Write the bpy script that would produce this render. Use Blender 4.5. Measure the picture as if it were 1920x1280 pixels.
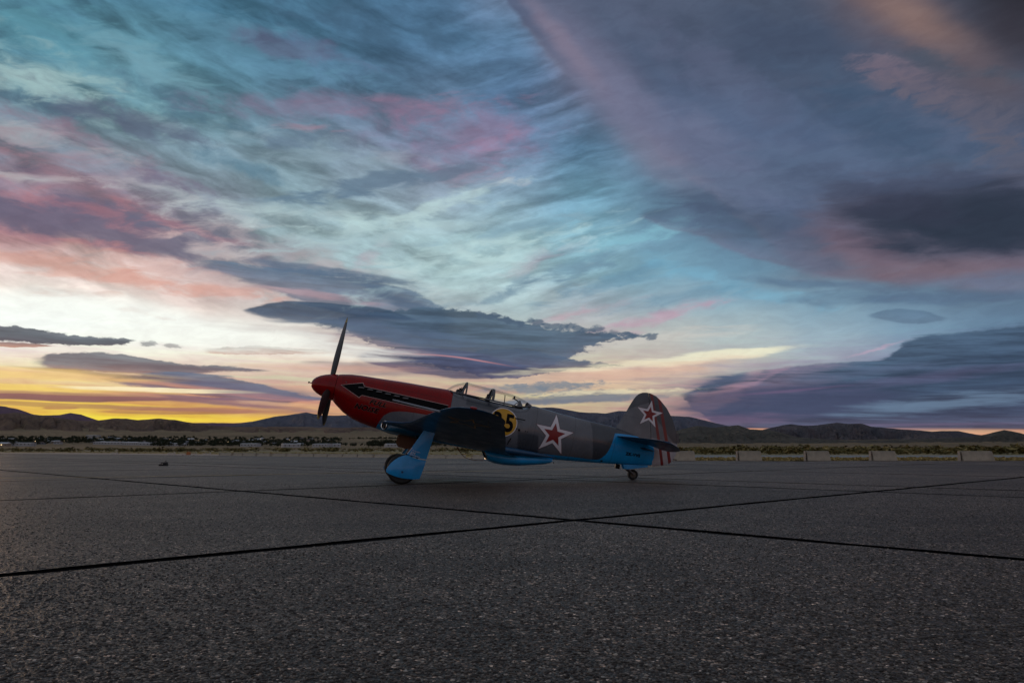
import bpy, bmesh, math, random
import numpy as np
from mathutils import Vector, Matrix
R = math.radians
random.seed(7); rng = np.random.default_rng(7)
for o in list(bpy.data.objects): bpy.data.objects.remove(o)
S = bpy.context.scene
C = S.collection

# ------------------------------------------------------------------ camera
CAM_H, PITCH, FPX = 0.7133, 0.13768, 1450.3          # eye height (m), tilt up (rad), focal length in photo pixels
cam = bpy.data.cameras.new('camera'); co = bpy.data.objects.new('camera', cam); C.objects.link(co)
cam.sensor_width = 36; cam.lens = FPX/1920*36; cam.clip_start = .05; cam.clip_end = 60000
co.location = (0, 0, CAM_H); co.rotation_euler = (math.pi/2+PITCH, 0, 0)
S.camera = co
def ray(px, py):                                      # direction in which a point of the photograph is seen
    x = (px-960)/FPX; u = -(py-640)/FPX; c, s = math.cos(PITCH), math.sin(PITCH)
    return (x, c-u*s, s+u*c)
def ae(px, py):                                       # azimuth, elevation in degrees
    x, y, z = ray(px, py); return math.degrees(math.atan2(x, y)), math.degrees(math.atan2(z, math.hypot(x, y)))
def ground(px, py, z=0.):
    d = ray(px, py); t = (z-CAM_H)/d[2]; return (d[0]*t, d[1]*t)

# ------------------------------------------------------------------ render look
S.render.engine = 'CYCLES'
S.view_settings.view_transform = 'Standard'; S.view_settings.look = 'None'
S.view_settings.exposure = 0; S.view_settings.gamma = 1; S.view_settings.use_curve_mapping = False

# ------------------------------------------------------------------ node helpers
def lin(c):
    c = np.array(c, float)/255
    return tuple(np.where(c <= .04045, c/12.92, ((c+.055)/1.055)**2.4))
class NT:
    def __init__(s, tree): s.t = tree; s.n = tree.nodes; s.l = tree.links
    def new(s, ty, **k):
        n = s.n.new(ty)
        for a, b in k.items(): setattr(n, a, b)
        return n
    def put(s, sock, v):
        if isinstance(v, bpy.types.NodeSocket): s.l.new(v, sock)
        elif v is not None:
            if isinstance(v, (tuple, list)) and sock.type == 'RGBA' and len(v) == 3: v = (*v, 1)
            sock.default_value = v
    def m(s, op, a, b=None, c=None, clamp=False):
        n = s.new('ShaderNodeMath', operation=op); n.use_clamp = clamp
        for i, v in enumerate((a, b, c)): s.put(n.inputs[i], v)
        return n.outputs[0]
    def add(s, a, b): return s.m('ADD', a, b)
    def sub(s, a, b): return s.m('SUBTRACT', a, b)
    def mul(s, a, b): return s.m('MULTIPLY', a, b)
    def step(s, v, lo, hi, a=0., b=1., smooth=True):
        n = s.new('ShaderNodeMapRange', interpolation_type='SMOOTHSTEP' if smooth else 'LINEAR')
        for i, x in enumerate((v, lo, hi, a, b)): s.put(n.inputs[i], x)
        return n.outputs[0]
    def mix(s, f, a, b, mode='MIX'):
        n = s.new('ShaderNodeMix', data_type='RGBA', blend_type=mode)
        s.put(n.inputs[0], f); s.put(n.inputs[6], a); s.put(n.inputs[7], b)
        return n.outputs[2]
    def xyz(s, x, y, z=0.):
        n = s.new('ShaderNodeCombineXYZ')
        for i, v in enumerate((x, y, z)): s.put(n.inputs[i], v)
        return n.outputs[0]
    def rgb(s, r, g, b):
        n = s.new('ShaderNodeCombineColor')
        for i, v in enumerate((r, g, b)): s.put(n.inputs[i], v)
        return n.outputs[0]
    def noise(s, vec, scale=1., detail=4., rough=.55, dist=0., color=False):
        n = s.new('ShaderNodeTexNoise')
        s.put(n.inputs['Vector'], vec); s.put(n.inputs['Scale'], scale); s.put(n.inputs['Detail'], detail)
        s.put(n.inputs['Roughness'], rough); s.put(n.inputs['Distortion'], dist)
        return n.outputs['Color' if color else 'Fac']
    def voro(s, vec, scale, feature='F1', out='Distance'):
        n = s.new('ShaderNodeTexVoronoi', feature=feature)
        s.put(n.inputs['Vector'], vec); s.put(n.inputs['Scale'], scale)
        return n.outputs[out]
    def ramp(s, v, stops, interp='LINEAR'):
        n = s.new('ShaderNodeValToRGB'); r = n.color_ramp; r.interpolation = interp
        while len(r.elements) < len(stops): r.elements.new(.5)
        for e, (p, c) in zip(r.elements, sorted(stops)): e.position = p
        for e, (p, c) in zip(r.elements, sorted(stops)):
            e.color = (c, c, c, 1) if not hasattr(c, '__len__') else (*c[:3], 1)
        s.put(n.inputs[0], v); return n.outputs[0]
    def curve(s, v, pts):                             # pts inside the unit square
        n = s.new('ShaderNodeFloatCurve'); c = n.mapping.curves[0]
        n.mapping.clip_min_x = n.mapping.clip_min_y = 0; n.mapping.clip_max_x = n.mapping.clip_max_y = 1
        n.mapping.extend = 'HORIZONTAL'
        while len(c.points) < len(pts): c.points.new(.5, .5)
        for p, (x, y) in zip(c.points, pts): p.location = (x, y)
        n.mapping.update(); n.inputs[0].default_value = 1; s.put(n.inputs[1], v); return n.outputs[0]

# ------------------------------------------------------------------ sky: dusk, clouds lit from a sun just below the hills at the left
SUN_AZ, SUN_EL = -36., 2.2
class Group(NT):                                       # a node group of its own: sockets in, sockets out
    def __init__(s, name, ins, outs):
        NT.__init__(s, bpy.data.node_groups.new(name, 'ShaderNodeTree'))
        for nm, ty in ins: s.t.interface.new_socket(name=nm, in_out='INPUT', socket_type='NodeSocket'+ty)
        for nm, ty in outs: s.t.interface.new_socket(name=nm, in_out='OUTPUT', socket_type='NodeSocket'+ty)
        s.i = s.new('NodeGroupInput').outputs; s.o = s.new('NodeGroupOutput').inputs
def use(t, group, **ins):
    n = t.new('ShaderNodeGroup'); n.node_tree = group.t
    for k, v in ins.items(): t.put(n.inputs[k], v)
    return n.outputs
def rot_uv(t, az, el, deg, su, sv, k=0.):
    c, s = math.cos(R(deg)), math.sin(R(deg))
    return t.xyz(t.mul(t.add(t.mul(az, c), t.mul(el, s)), 1/su), t.mul(t.sub(t.mul(el, c), t.mul(az, s)), 1/sv), k)

KEYS = ['az0','el0','azs','els','azr','elr','azb','elb']
NZ = ['wisp','patch','low','dk','dk2','fine','st','mot']
g = Group('sky_coordinates', [('dir','Vector')], [(k,'Float') for k in KEYS])
sp = g.new('ShaderNodeSeparateXYZ'); g.put(sp.inputs[0], g.i['dir']); dx, dy, dz = sp.outputs
AZ0 = g.mul(g.m('ARCTAN2', dx, dy), 57.29578); EL0 = g.m('MAXIMUM', g.mul(g.m('ARCSINE', dz), 57.29578), 0.)
def warp(az, el, su, sv, au, av, seed, detail=3.):
    c = g.noise(g.xyz(g.mul(az, 1/su), g.mul(el, 1/sv), seed), 1., detail, .5, color=True)
    q = g.new('ShaderNodeSeparateColor'); g.put(q.inputs[0], c)
    calm = g.step(EL0, 0., 14., .15, 1., False)
    return g.add(az, g.mul(g.sub(q.outputs[0], .5), au)), g.add(el, g.mul(g.mul(g.sub(q.outputs[1], .5), av), calm))
azs, els = warp(AZ0, EL0, 3.2, 1.0, 1.1, .5, 4.1, 4.)            # slight, for the outlines of single clouds
azr, elr = warp(azs, els, .6, .38, .6, .46, 9.9, 4.)             # ragged, for broken cloud edges
azb, elb = warp(azs, els, 7., 2.6, 4.2, 2.2, 7.7, 4.)            # billowy, for the base colours
for k, v in zip(KEYS, (AZ0, EL0, azs, els, azr, elr, azb, elb)): g.put(g.o[k], v)
COORD = g
g = Group('sky_noises', [(k,'Float') for k in KEYS], [(k,'Float') for k in NZ])
I = g.i
left = g.step(I['az0'], -14., 6.)
g.put(g.o['wisp'], g.noise(rot_uv(g, I['azs'], I['els'], 6, 3.0, .9), 1., 6., .58, .5))
g.put(g.o['patch'], g.noise(rot_uv(g, I['azs'], I['els'], -8, 3.4, 1.7), 1., 7., .6, .25))
g.put(g.o['low'], g.noise(rot_uv(g, I['azs'], I['els'], -2, 7., .5), 1., 6., .62, .2))
g.put(g.o['dk'], g.noise(rot_uv(g, I['azs'], I['els'], -4, 5., 1.2), 1., 5., .52, .35))
g.put(g.o['dk2'], g.noise(rot_uv(g, I['azs'], I['els'], -32, 10., 3.6), 1., 5., .5, .4))
g.put(g.o['fine'], g.noise(rot_uv(g, I['azr'], I['elr'], 0, .9, .3), 1., 4., .6))
g.put(g.o['mot'], g.noise(rot_uv(g, I['azr'], I['elr'], 4, 2.2, .7), 1., 7., .60, .6))
stA = g.mix(left, g.noise(rot_uv(g, I['azs'], I['els'], -14, 6., 1.7), 1., 6., .55, .35, True), g.noise(rot_uv(g, I['azs'], I['els'], 13, 8., 1.4), 1., 6., .56, .35, True))
q = g.new('ShaderNodeSeparateColor'); g.put(q.inputs[0], stA); g.put(g.o['st'], q.outputs[0])
NOISES = g
# colours of the sky seen on a coarse grid of directions (rows: height, columns: azimuth)
XS = [0, 160, 320, 480, 640, 800, 960, 1120, 1280, 1440, 1600, 1760, 1920]
GRID = [
 (20,  [(70,120,145),(70,115,140),(60,105,130),(68,118,148),(62,100,130),(65,105,140),(100,115,145),(88,95,125),(80,90,115),(75,80,105),(80,78,95),(120,95,95),(75,62,68)]),
 (100, [(75,125,145),(88,138,158),(88,135,155),(72,118,148),(65,100,130),(70,108,142),(80,120,158),(108,114,142),(80,90,120),(75,88,115),(65,75,100),(85,80,95),(85,72,75)]),
 (180, [(78,112,132),(100,145,158),(95,140,158),(92,130,153),(75,110,140),(88,115,145),(82,114,152),(105,114,145),(95,105,135),(80,90,120),(75,85,110),(80,80,95),(85,75,85)]),
 (260, [(112,122,140),(108,125,143),(112,148,162),(112,140,158),(112,128,152),(115,122,152),(105,122,158),(82,124,160),(105,115,140),(90,100,130),(75,90,115),(75,85,105),(80,80,95)]),
 (340, [(152,132,150),(142,128,146),(128,135,152),(132,158,172),(132,155,170),(132,140,164),(122,145,172),(95,143,172),(92,114,142),(85,100,130),(75,85,110),(68,76,98),(75,78,93)]),
 (420, [(150,108,126),(150,100,118),(132,114,136),(132,152,162),(152,178,188),(160,184,194),(148,184,198),(120,168,192),(92,122,152),(80,95,125),(75,75,98),(60,64,84),(60,66,86)]),
 (480, [(205,155,152),(205,165,162),(188,170,172),(155,160,168),(152,174,180),(165,192,198),(160,188,198),(130,177,198),(112,158,188),(90,120,150),(100,100,120),(85,80,98),(75,76,95)]),
 (540, [(255,242,234),(248,232,226),(222,175,168),(190,165,168),(150,165,178),(155,180,190),(170,192,198),(138,170,186),(122,167,192),(112,155,180),(103,132,158),(90,110,136),(82,98,122)]),
 (600, [(255,255,250),(255,255,250),(252,246,240),(248,236,230),(215,200,200),(180,180,185),(170,185,192),(178,165,175),(170,178,188),(150,174,194),(132,164,188),(112,148,178),(95,122,152)]),
 (660, [(248,236,220),(252,245,232),(250,240,225),(250,238,226),(232,208,190),(206,190,182),(196,192,186),(206,198,186),(210,204,190),(196,200,196),(165,178,195),(120,138,168),(90,108,140)]),
 (710, [(238,200,140),(240,205,155),(225,188,164),(222,190,172),(216,182,164),(206,178,158),(200,176,158),(214,184,158),(190,168,162),(136,130,160),(110,115,148),(85,95,128),(78,92,126)]),
 (750, [(226,166,76),(218,152,84),(206,140,92),(216,156,116),(218,160,138),(206,166,138),(202,178,144),(210,188,150),(184,160,152),(132,112,142),(100,92,125),(80,82,115),(78,86,118)]),
 (767, [(222,150,76),(212,138,82),(200,130,86),(206,142,100),(212,152,128),(204,158,134),(198,168,140),(200,172,146),(180,152,148),(128,108,140),(98,92,126),(82,86,118),(80,90,118)]),
 (782, [(240,210,20),(250,232,15),(240,205,22),(230,182,66),(218,156,118),(206,156,130),(196,156,134),(194,156,140),(180,142,140),(150,110,130),(115,95,125),(90,88,120),(85,88,118)]),
 (803, [(245,190,20),(245,190,20),(240,180,30),(228,164,60),(212,148,112),(202,152,130),(194,152,134),(194,152,138),(198,146,136),(228,155,118),(205,140,125),(225,155,118),(215,150,118)]),
]
ELS = [1.2, 2.2, 3.3, 4.6, 6.2, 8.0, 10.2, 12.8, 15.5, 18.5, 22., 25.5, 29., 33.]
AZS = list(np.linspace(-33, 33, 13))
gx = np.array(XS, float); gy = np.array([r[0] for r in GRID], float); gv = np.array([r[1] for r in GRID], float)
def grid_at(px, py):
    px = min(max(px, 0), 1920); py = min(max(py, gy[0]), gy[-1])
    i = min(int(np.searchsorted(gx, px, 'right')-1), len(gx)-2); j = min(int(np.searchsorted(gy, py, 'right')-1), len(gy)-2)
    fx = (px-gx[i])/(gx[i+1]-gx[i]); fy = (py-gy[j])/(gy[j+1]-gy[j])
    return (gv[j, i]*(1-fx)+gv[j, i+1]*fx)*(1-fy)+(gv[j+1, i]*(1-fx)+gv[j+1, i+1]*fx)*fy
def pix(az, el):
    a, e = R(az), R(el); x, y, z = math.sin(a)*math.cos(e), math.cos(a)*math.cos(e), math.sin(e)
    c, s = math.cos(PITCH), math.sin(PITCH); d = y*c+z*s; u = -y*s+z*c
    return 960+FPX*x/d, 640-FPX*u/d
BACK_LOW, BACK_MID, BACK_HIGH = (222,156,112), (156,158,170), (146,150,161)
g = Group('sky_base', [(k,'Float') for k in KEYS], [('sky','Color')])
U = g.mul(g.add(g.i['azb'], 180.), 1/360)
base = None
for k, e in enumerate(ELS):
    stops = [((a+180)/360, lin(grid_at(*pix(a, e)))) for a in AZS]
    L, Rr = grid_at(*pix(-33, e)), grid_at(*pix(33, e))
    t = min(1, max(0, (e-1.5)/4)); bk = np.array(BACK_LOW)*(1-t)+np.array(BACK_MID)*t
    t = min(1, max(0, (e-12)/20)); bk = bk*(1-t)+np.array(BACK_HIGH)*t
    stops += [((-60+180)/360, lin(L*.75+bk*.25)), ((-100+180)/360, lin(bk*.8+L*.2)), (0., lin(bk)), (1., lin(bk)),
              ((60+180)/360, lin(Rr*.7+bk*.3)), ((110+180)/360, lin(bk*.85+Rr*.15))]
    c = g.ramp(U, stops, 'EASE')
    base = c if base is None else g.mix(g.step(g.i['elb'], ELS[k-1], e, smooth=False), base, c)
g.put(g.o['sky'], g.mix(g.step(g.i['el0'], 34., 60.), base, lin((130,134,143))))    # overhead: the same grey-blue cloud deck
BASE = g
g = Group('sky_streaks', [('sky','Color')]+[(k,'Float') for k in KEYS+NZ], [('sky','Color')])
high = g.mul(g.step(g.i['el0'], 7., 13.), g.step(g.i['az0'], 14., 4.))
l1 = g.step(g.i['st'], .3, .7, .63, 1.38); l2 = g.step(g.i['fine'], .3, .7, .95, 1.05); l1 = g.mul(l1, l2)
c = g.mix(1., g.i['sky'], g.mix(high, (1., 1., 1.), g.rgb(l1, l1, l1)), 'MULTIPLY')
l3 = g.step(g.i['low'], .3, .7, .72, 1.2)
c = g.mix(1., c, g.mix(g.step(g.i['el0'], 9., 4.), (1., 1., 1.), g.rgb(g.step(g.i['low'], .3, .7, .9, 1.06), l3, g.step(g.i['low'], .3, .7, .86, 1.08))), 'MULTIPLY')
g.put(g.o['sky'], c); STREAK = g

EPS = [0.]
def eps():
    EPS[0] += 1e-6; return EPS[0]
FEAT = []                                              # (bounding box in degrees, group)
def blob(cx, cy, rx, ry, col, ang=0., amt=1., thr=None, nz='wisp', k='b', lo=1., hi=.1, na=1.):
    """a soft elliptical patch of thin cloud (centre and radii as seen in the photograph)"""
    a0, e0 = ae(cx, cy); kk = math.degrees(1/FPX)*.95
    g = Group('patch', [('sky','Color'),('az','Float'),('el','Float'),('n','Float')], [('sky','Color')])
    c, s = math.cos(R(ang)), math.sin(R(ang)); da, de = g.sub(g.i['az'], a0), g.sub(g.i['el'], e0)
    u = g.mul(g.add(g.mul(da, c), g.mul(de, s)), 1/(rx*kk)); v = g.mul(g.sub(g.mul(de, c), g.mul(da, s)), 1/(ry*kk))
    d = g.sub(1., g.m('SQRT', g.add(g.mul(u, u), g.mul(v, v))))           # 1 in the middle, 0 at the rim
    if thr: m = g.step(g.add(d, g.mul(g.i['n'], na+eps())), thr[0], thr[1])
    else: m = g.step(d, 0., 1-hi)
    if thr: m = g.mul(m, g.step(d, -.35, .15))
    g.put(g.o['sky'], g.mix(g.mul(m, amt), g.i['sky'], lin(col)))
    ex = rx*kk*1.4*abs(c)+ry*kk*1.4*abs(s)+3.2; ey = ry*kk*1.4*abs(c)+rx*kk*1.4*abs(s)+1.8
    FEAT.append(((a0-ex, a0+ex, e0-ey, e0+ey), g, k, nz))
EMAX = 40.
def cloud(pts, top, bot, st=.5, sb=.5, k='s', amt=1., mid=None, nz='dk', lum=.18, ends=2., frag=0., fz='fine', rim=None):
    """one cloud bank: pts = (x, top, bottom) of its outline as seen in the photograph; colours of its top and base"""
    T = [ae(x, t) for x, t, b in pts]; B = [ae(x, b) for x, t, b in pts]
    a0 = min(T[0][0], B[0][0]); a1 = max(T[-1][0], B[-1][0]); span = a1-a0
    g = Group('cloud_bank', [('sky','Color'),('az','Float'),('el','Float'),('n','Float'),('f','Float')], [('sky','Color')])
    az, el = g.i['az'], g.i['el']
    u = g.mul(g.sub(az, a0), 1/span)
    ct = g.mul(g.curve(u, [((a-a0)/span, e/EMAX) for a, e in T]), EMAX)
    cb = g.mul(g.curve(u, [((a-a0)/span, e/EMAX) for a, e in B]), EMAX)
    fr = g.mul(g.i['f'], frag/3.2+eps())
    mt = g.step(g.add(g.mul(g.sub(ct, el), 1/st), fr), 0., 1.); mb = g.step(g.add(g.mul(g.sub(el, cb), 1/sb), fr), 0., 1.)
    me = g.step(az, a0, a0+ends)
    if a1 < 31: me = g.mul(me, g.step(az, a1, a1-ends))
    mask = g.mul(g.mul(mt, mb), me)
    if frag: mask = g.step(g.add(mask, g.mul(fr, .35)), .1, .7)
    t = g.m('DIVIDE', g.sub(el, cb), g.m('MAXIMUM', g.sub(ct, cb), .2), clamp=True)
    stops = [(0., lin(bot)), (1., lin(top))]
    if mid: stops.append((mid[0], lin(mid[1])))
    c = g.ramp(g.add(t, g.mul(g.i['n'], .16+eps())), stops, 'EASE')
    f = g.step(g.i['n'], -.64+eps(), .64, 1-lum, 1+lum)
    c = g.mix(1., c, g.rgb(f, f, f), 'MULTIPLY')
    g.put(g.o['sky'], g.mix(g.mul(mask, amt), g.i['sky'], c))
    es = [e for a, e in T+B]
    FEAT.append(((a0-2., a1+2. if a1 < 31 else 400., min(es)-2., max(es)+2.), g, k, (nz, fz)))
# thin pink cirrus and grey puffs high at the left and in the middle
blob(80, 60, 330, 90, (88,148,168), -10, .6, (.1,1.), 'wisp')
blob(70, 190, 120, 36, (72,96,118), -6, .8, (-.1,.9), 'patch')
blob(130, 165, 260, 70, (160,188,192), -12, .5, (.2,1.2), 'wisp')
blob(20, 150, 180, 36, (170,196,198), 0, .6, (0.,1.), 'wisp')
blob(340, 190, 150, 46, (74,108,132), -14, .7, (0.,1.), 'patch')
blob(230, 225, 200, 34, (90,98,124), -8, .75, (-.1,.9), 'patch')
blob(250, 120, 170, 50, (120,158,176), -14, .5, (.1,1.), 'wisp')
blob(640, 30, 330, 40, (62,92,120), -8, .6, (0.,1.), 'patch')
blob(470, 90, 240, 60, (92,140,168), -12, .55, (0.,1.), 'wisp')
blob(40, 250, 180, 22, (176,178,188), -4, .7, (0.,1.), 'wisp')
blob(110, 245, 190, 22, (160,116,138), -8, 0.50, (0.,1.1), 'patch')
blob(100, 290, 250, 34, (168,124,140), -6, 0.42, (.1,1.1), 'wisp')
blob(40, 300, 110, 14, (98,88,112), -4, .7, (.1,1.), 'patch')
blob(60, 328, 110, 14, (196,200,204), -2, .7, (0.,1.), 'wisp')
blob(150, 350, 330, 46, (166,122,138), -10, 0.50, (.1,1.2), 'wisp')
blob(300, 338, 120, 22, (116,100,128), -12, .7, (0.,1.), 'patch')
blob(340, 376, 190, 30, (176,186,194), -10, .6, (.1,1.1), 'wisp')
blob(160, 425, 360, 40, (98,94,122), -7, 0.8, (-.5,.6), 'patch')
blob(360, 425, 230, 26, (108,106,130), -6, 0.6, (-.2,.8), 'patch')
blob(150, 392, 260, 22, (188,116,126), -10, 0.42, (.1,1.1), 'wisp')
blob(300, 410, 160, 18, (192,114,123), -14, 0.4, (.2,1.2), 'wisp')
blob(120, 452, 260, 14, (193,122,128), -5, 0.50, (-.1,1.), 'wisp')
blob(420, 446, 160, 12, (184,122,134), -3, 0.43, (.1,1.1), 'wisp')
blob(100, 500, 230, 20, (224,150,132), -6, 0.5, (-.3,.8), 'wisp')
blob(340, 520, 200, 30, (214,158,147), -8, 0.45, (0.,1.1), 'wisp')
blob(350, 541, 190, 16, (222,152,138), -3, 0.45, (-.2,.9), 'wisp')
blob(560, 470, 300, 40, (190,172,178), -14, .6, (0.,1.1), 'wisp')
blob(430, 470, 170, 24, (218,196,196), -10, .6, (0.,1.1), 'wisp')
blob(640, 205, 360, 30, (128,112,142), 4, .6, (-.1,1.), 'patch')
blob(780, 200, 300, 34, (162,116,144), 6, 0.38, (.3,1.3), 'wisp')
blob(880, 250, 200, 70, (150,110,144), 4, 0.43, (-.1,1.1), 'patch')
blob(930, 285, 150, 60, (172,112,140), 8, 0.36, (.3,1.3), 'wisp')
blob(850, 320, 200, 26, (170,128,154), -8, 0.36, (.1,1.1), 'wisp')
blob(590, 240, 80, 12, (188,128,147), 0, 0.36, (.1,1.1), 'wisp')
blob(560, 90, 170, 30, (98,92,126), -8, .5, (0.,1.), 'patch')
blob(620, 290, 300, 40, (146,168,184), -4, .55, (0.,1.1), 'wisp')
blob(540, 262, 60, 20, (96,116,142), 10, .7, (-.1,.9), 'patch')
blob(450, 315, 90, 20, (84,122,146), -6, .7, (-.1,.9), 'patch')
blob(740, 340, 260, 17, (92,114,140), 14, .75, (-.3,.7), 'wisp')
blob(560, 372, 150, 18, (98,124,148), 10, .7, (-.2,.8), 'wisp')
blob(470, 400, 200, 26, (184,202,208), 4, .6, (0.,1.1), 'wisp')
blob(760, 400, 300, 26, (190,212,216), 16, .65, (0.,1.1), 'wisp')
blob(900, 460, 300, 36, (188,212,216), 14, .6, (0.,1.1), 'wisp')
blob(640, 450, 260, 26, (138,158,174), 8, .6, (0.,1.1), 'wisp')
blob(1090, 500, 220, 24, (100,134,160), 14, .65, (0.,1.), 'wisp')
blob(960, 545, 200, 18, (112,140,162), 14, .65, (0.,1.), 'wisp')
blob(1000, 420, 260, 26, (112,150,176), 10, .6, (0.,1.), 'wisp')
blob(1160, 520, 200, 24, (100,142,170), 16, .6, (0.,1.), 'wisp')
blob(1020, 490, 130, 20, (178,146,170), 16, .5, (0.,1.1), 'wisp')
blob(680, 490, 70, 20, (180,160,176), 40, .45, (0.,1.1), 'wisp')
blob(1240, 600, 170, 20, (196,153,176), 12, .7, (-.1,1.), 'wisp')
blob(1080, 590, 130, 16, (196,156,172), 14, .6, (0.,1.), 'wisp')
blob(1180, 450, 200, 20, (132,190,210), 12, .6, (-.1,1.), 'wisp')
blob(1320, 520, 240, 22, (112,172,204), -18, .5, (-.2,1.), 'wisp')
blob(1290, 560, 200, 24, (100,140,168), 8, .5, (0.,1.), 'wisp')
blob(1170, 640, 260, 16, (210,200,196), 4, .6, (-.2,.9), 'low')
blob(1280, 675, 200, 10, (242,232,205), 5, .9, (-.5,.6), 'low')
blob(1150, 700, 240, 22, (226,172,154), 4, .7, (-.3,.9), 'low')
blob(1090, 725, 160, 12, (236,196,160), 2, .6, (-.2,.9), 'low')
blob(170, 600, 420, 50, (255,255,253), -3, .8)
blob(430, 620, 330, 34, (255,250,244), -3, .6)
for x, y, r in ((75,552,26),(140,553,30),(205,560,20),(270,588,22),(310,596,14)): blob(x, y, r*1.5, r*.35, (214,170,158), -4, .5, (0.,1.), 'wisp')

# the huge smooth cloud over the right half, its left edge catching the last pink light
cloud([(930,-60,-10),(985,-60,78),(1060,-60,160),(1130,-60,216),(1200,-60,268),(1250,-60,322),(1285,-60,352),(1310,-60,372),(1400,-60,440),(1500,-60,515),(1620,-60,548),(1760,-60,560),(1925,-60,575)],
      (74,84,108), (112,118,144), 1.2, 1.9, 's', .96, (.22,(84,98,130)), 'dk2', .2, ends=1.2, frag=.35, fz='dk2')
blob(1110, 130, 300, 90, (122,116,144), -44, .6, k='s')
blob(1060, 85, 200, 28, (142,124,146), -46, .5, k='s')
blob(1240, 300, 150, 60, (124,118,144), -40, .6, k='s')
blob(1230, 225, 300, 60, (112,112,142), -34, .5, (-.3,1.), 'dk2', k='s')
cloud([(1120,386,390),(1180,376,410),(1260,372,440),(1340,372,468),(1430,380,500),(1530,400,528),(1640,430,545)], (76,90,118), (112,110,138), 1.2, 1.0, 's', .62, (.5,(76,90,118)), 'dk', .22, ends=5., frag=.8, fz='dk')
blob(1170, 20, 260, 60, (88,96,124), -20, .5, (-.3,1.), 'dk2', k='s')
blob(1500, 90, 230, 80, (62,74,100), -10, .75, (-.2,1.), 'dk2')
blob(1560, 140, 170, 40, (72,88,116), -20, .6, (-.2,1.), 'patch')
blob(1640, 230, 230, 70, (60,82,112), -20, .7, (-.3,1.), 'patch')
blob(1420, 230, 210, 60, (82,98,132), -20, .6, (-.3,1.), 'patch')
blob(1330, 130, 200, 50, (92,98,128), -30, .5, (-.3,1.), 'patch')
blob(1560, 300, 230, 26, (86,104,136), -8, .6, (-.1,1.), 'dk')
blob(1800, 300, 200, 26, (68,88,116), -14, .6, (-.1,1.), 'dk')
blob(1370, 385, 200, 24, (70,84,112), -10, .7, (-.3,.9), 'dk')
blob(1480, 430, 180, 26, (72,86,116), -14, .6, (-.3,.9), 'dk')
blob(1400, 345, 190, 24, (94,108,138), -10, .5, (-.2,.9), 'dk')
blob(1560, 535, 190, 12, (84,110,142), -10, .6, (-.2,1.), 'dk')
blob(1700, 560, 260, 14, (82,106,138), -4, .7, (-.2,1.), 'dk')
blob(1690, 30, 290, 100, (112,94,102), -38, .75, k='s', hi=0.)
blob(1710, 30, 220, 54, (142,110,104), -40, .7, k='s', hi=0.)
blob(1850, 150, 180, 70, (96,84,94), -36, .7, k='s', hi=0.)
blob(1910, -40, 220, 140, (46,44,54), -38, .97, k='s', hi=.15)
blob(1910, 70, 110, 60, (58,52,62), -44, .7, k='s', hi=.1)
blob(1660, 128, 66, 20, (122,106,124), -20, .7, (-.5,.8), 'mot', k='r')
blob(1710, 158, 110, 30, (112,98,114), -28, .6, (-.3,.9), 'mot', k='r')
blob(1820, 215, 160, 36, (102,94,110), -34, .55, (-.2,1.), 'mot', k='r')
blob(1895, 310, 80, 50, (100,92,106), -56, .45, (-.2,1.), 'mot', k='r')
blob(1790, 120, 120, 20, (64,78,98), -30, .6, (-.3,.8), 'patch')
# the dark lens inside it, with a dusky rim below
blob(1770, 430, 310, 125, (112,98,116), -4, .8, (.0,.75), 'dk', k='s', na=.3)
blob(1610, 462, 130, 50, (122,96,112), -34, .6, (.0,.8), 'dk', k='s', na=.25)
blob(1770, 502, 270, 26, (126,100,113), -3, .65, (.0,.8), 'dk', k='s', na=.25)
blob(1800, 404, 280, 100, (56,63,85), -6, .94, (.02,.6), 'dk', k='s', na=.28)
blob(1830, 415, 220, 66, (43,52,70), -5, .85, (.0,.7), 'dk', k='s', na=.3)
blob(1680, 380, 150, 40, (56,58,80), -18, .5, (-.1,.8), 'dk', k='s', na=.5)
blob(1720, 338, 180, 20, (70,80,108), -4, .6, (-.3,.8), 'dk', na=.6)
cloud([(1600,584,592),(1660,577,604),(1730,577,610),(1800,592,600)], (86,112,142), (92,114,142), .35, .4, 'b', .7, None, 'dk', .18, ends=2., frag=1.4, fz='dk')
# bank low at the right
cloud([(1225,744,746),(1270,732,752),(1300,718,772),(1340,702,800),(1420,688,812),(1500,678,815),(1600,668,815),(1660,658,815),(1700,628,815),(1800,612,815),(1925,594,815)],
      (68,90,118), (70,76,106), .9, .5, 'r', .95, (.55,(56,74,102)), 'low', .32, ends=4.2, frag=1.2, fz='low')
blob(1420, 728, 170, 34, (168,128,152), 14, 0.4, (-.2,1.), 'low')
blob(1350, 745, 100, 22, (196,144,156), 32, 0.6, (-.1,.9), 'low')
blob(1310, 755, 80, 24, (206,150,152), 16, 0.55, (-.2,.9), 'low')
blob(1400, 720, 120, 10, (176,136,160), 24, 0.5, (0.,1.), 'low')
blob(1330, 715, 80, 12, (84,92,122), 4, .8, (-.2,.9), 'low')
blob(1460, 755, 190, 30, (66,72,104), 2, 0.85, (-.9,.3), 'low', k='s')
blob(1480, 732, 150, 4, (128,94,134), 4, 0.35, k='s')
blob(1360, 788, 160, 12, (140,100,132), 2, 0.3, (-.2,.9), 'low')
blob(1760, 705, 200, 12, (104,88,128), 5, 0.3, (-.3,.9), 'low', k='s')
blob(1780, 755, 210, 18, (104,126,156), 5, .7, (-.2,.9), 'low', k='s')
blob(1600, 700, 200, 10, (84,98,130), 4, .6, (-.2,.9), 'low', k='s')
blob(1700, 796, 330, 4, (124,102,138), 0, 0.35, k='n')
blob(1560, 806, 280, 5, (206,148,140), 0, .75, k='n')
blob(1800, 809, 150, 7, (226,168,128), 0, .8, k='n')
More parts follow.
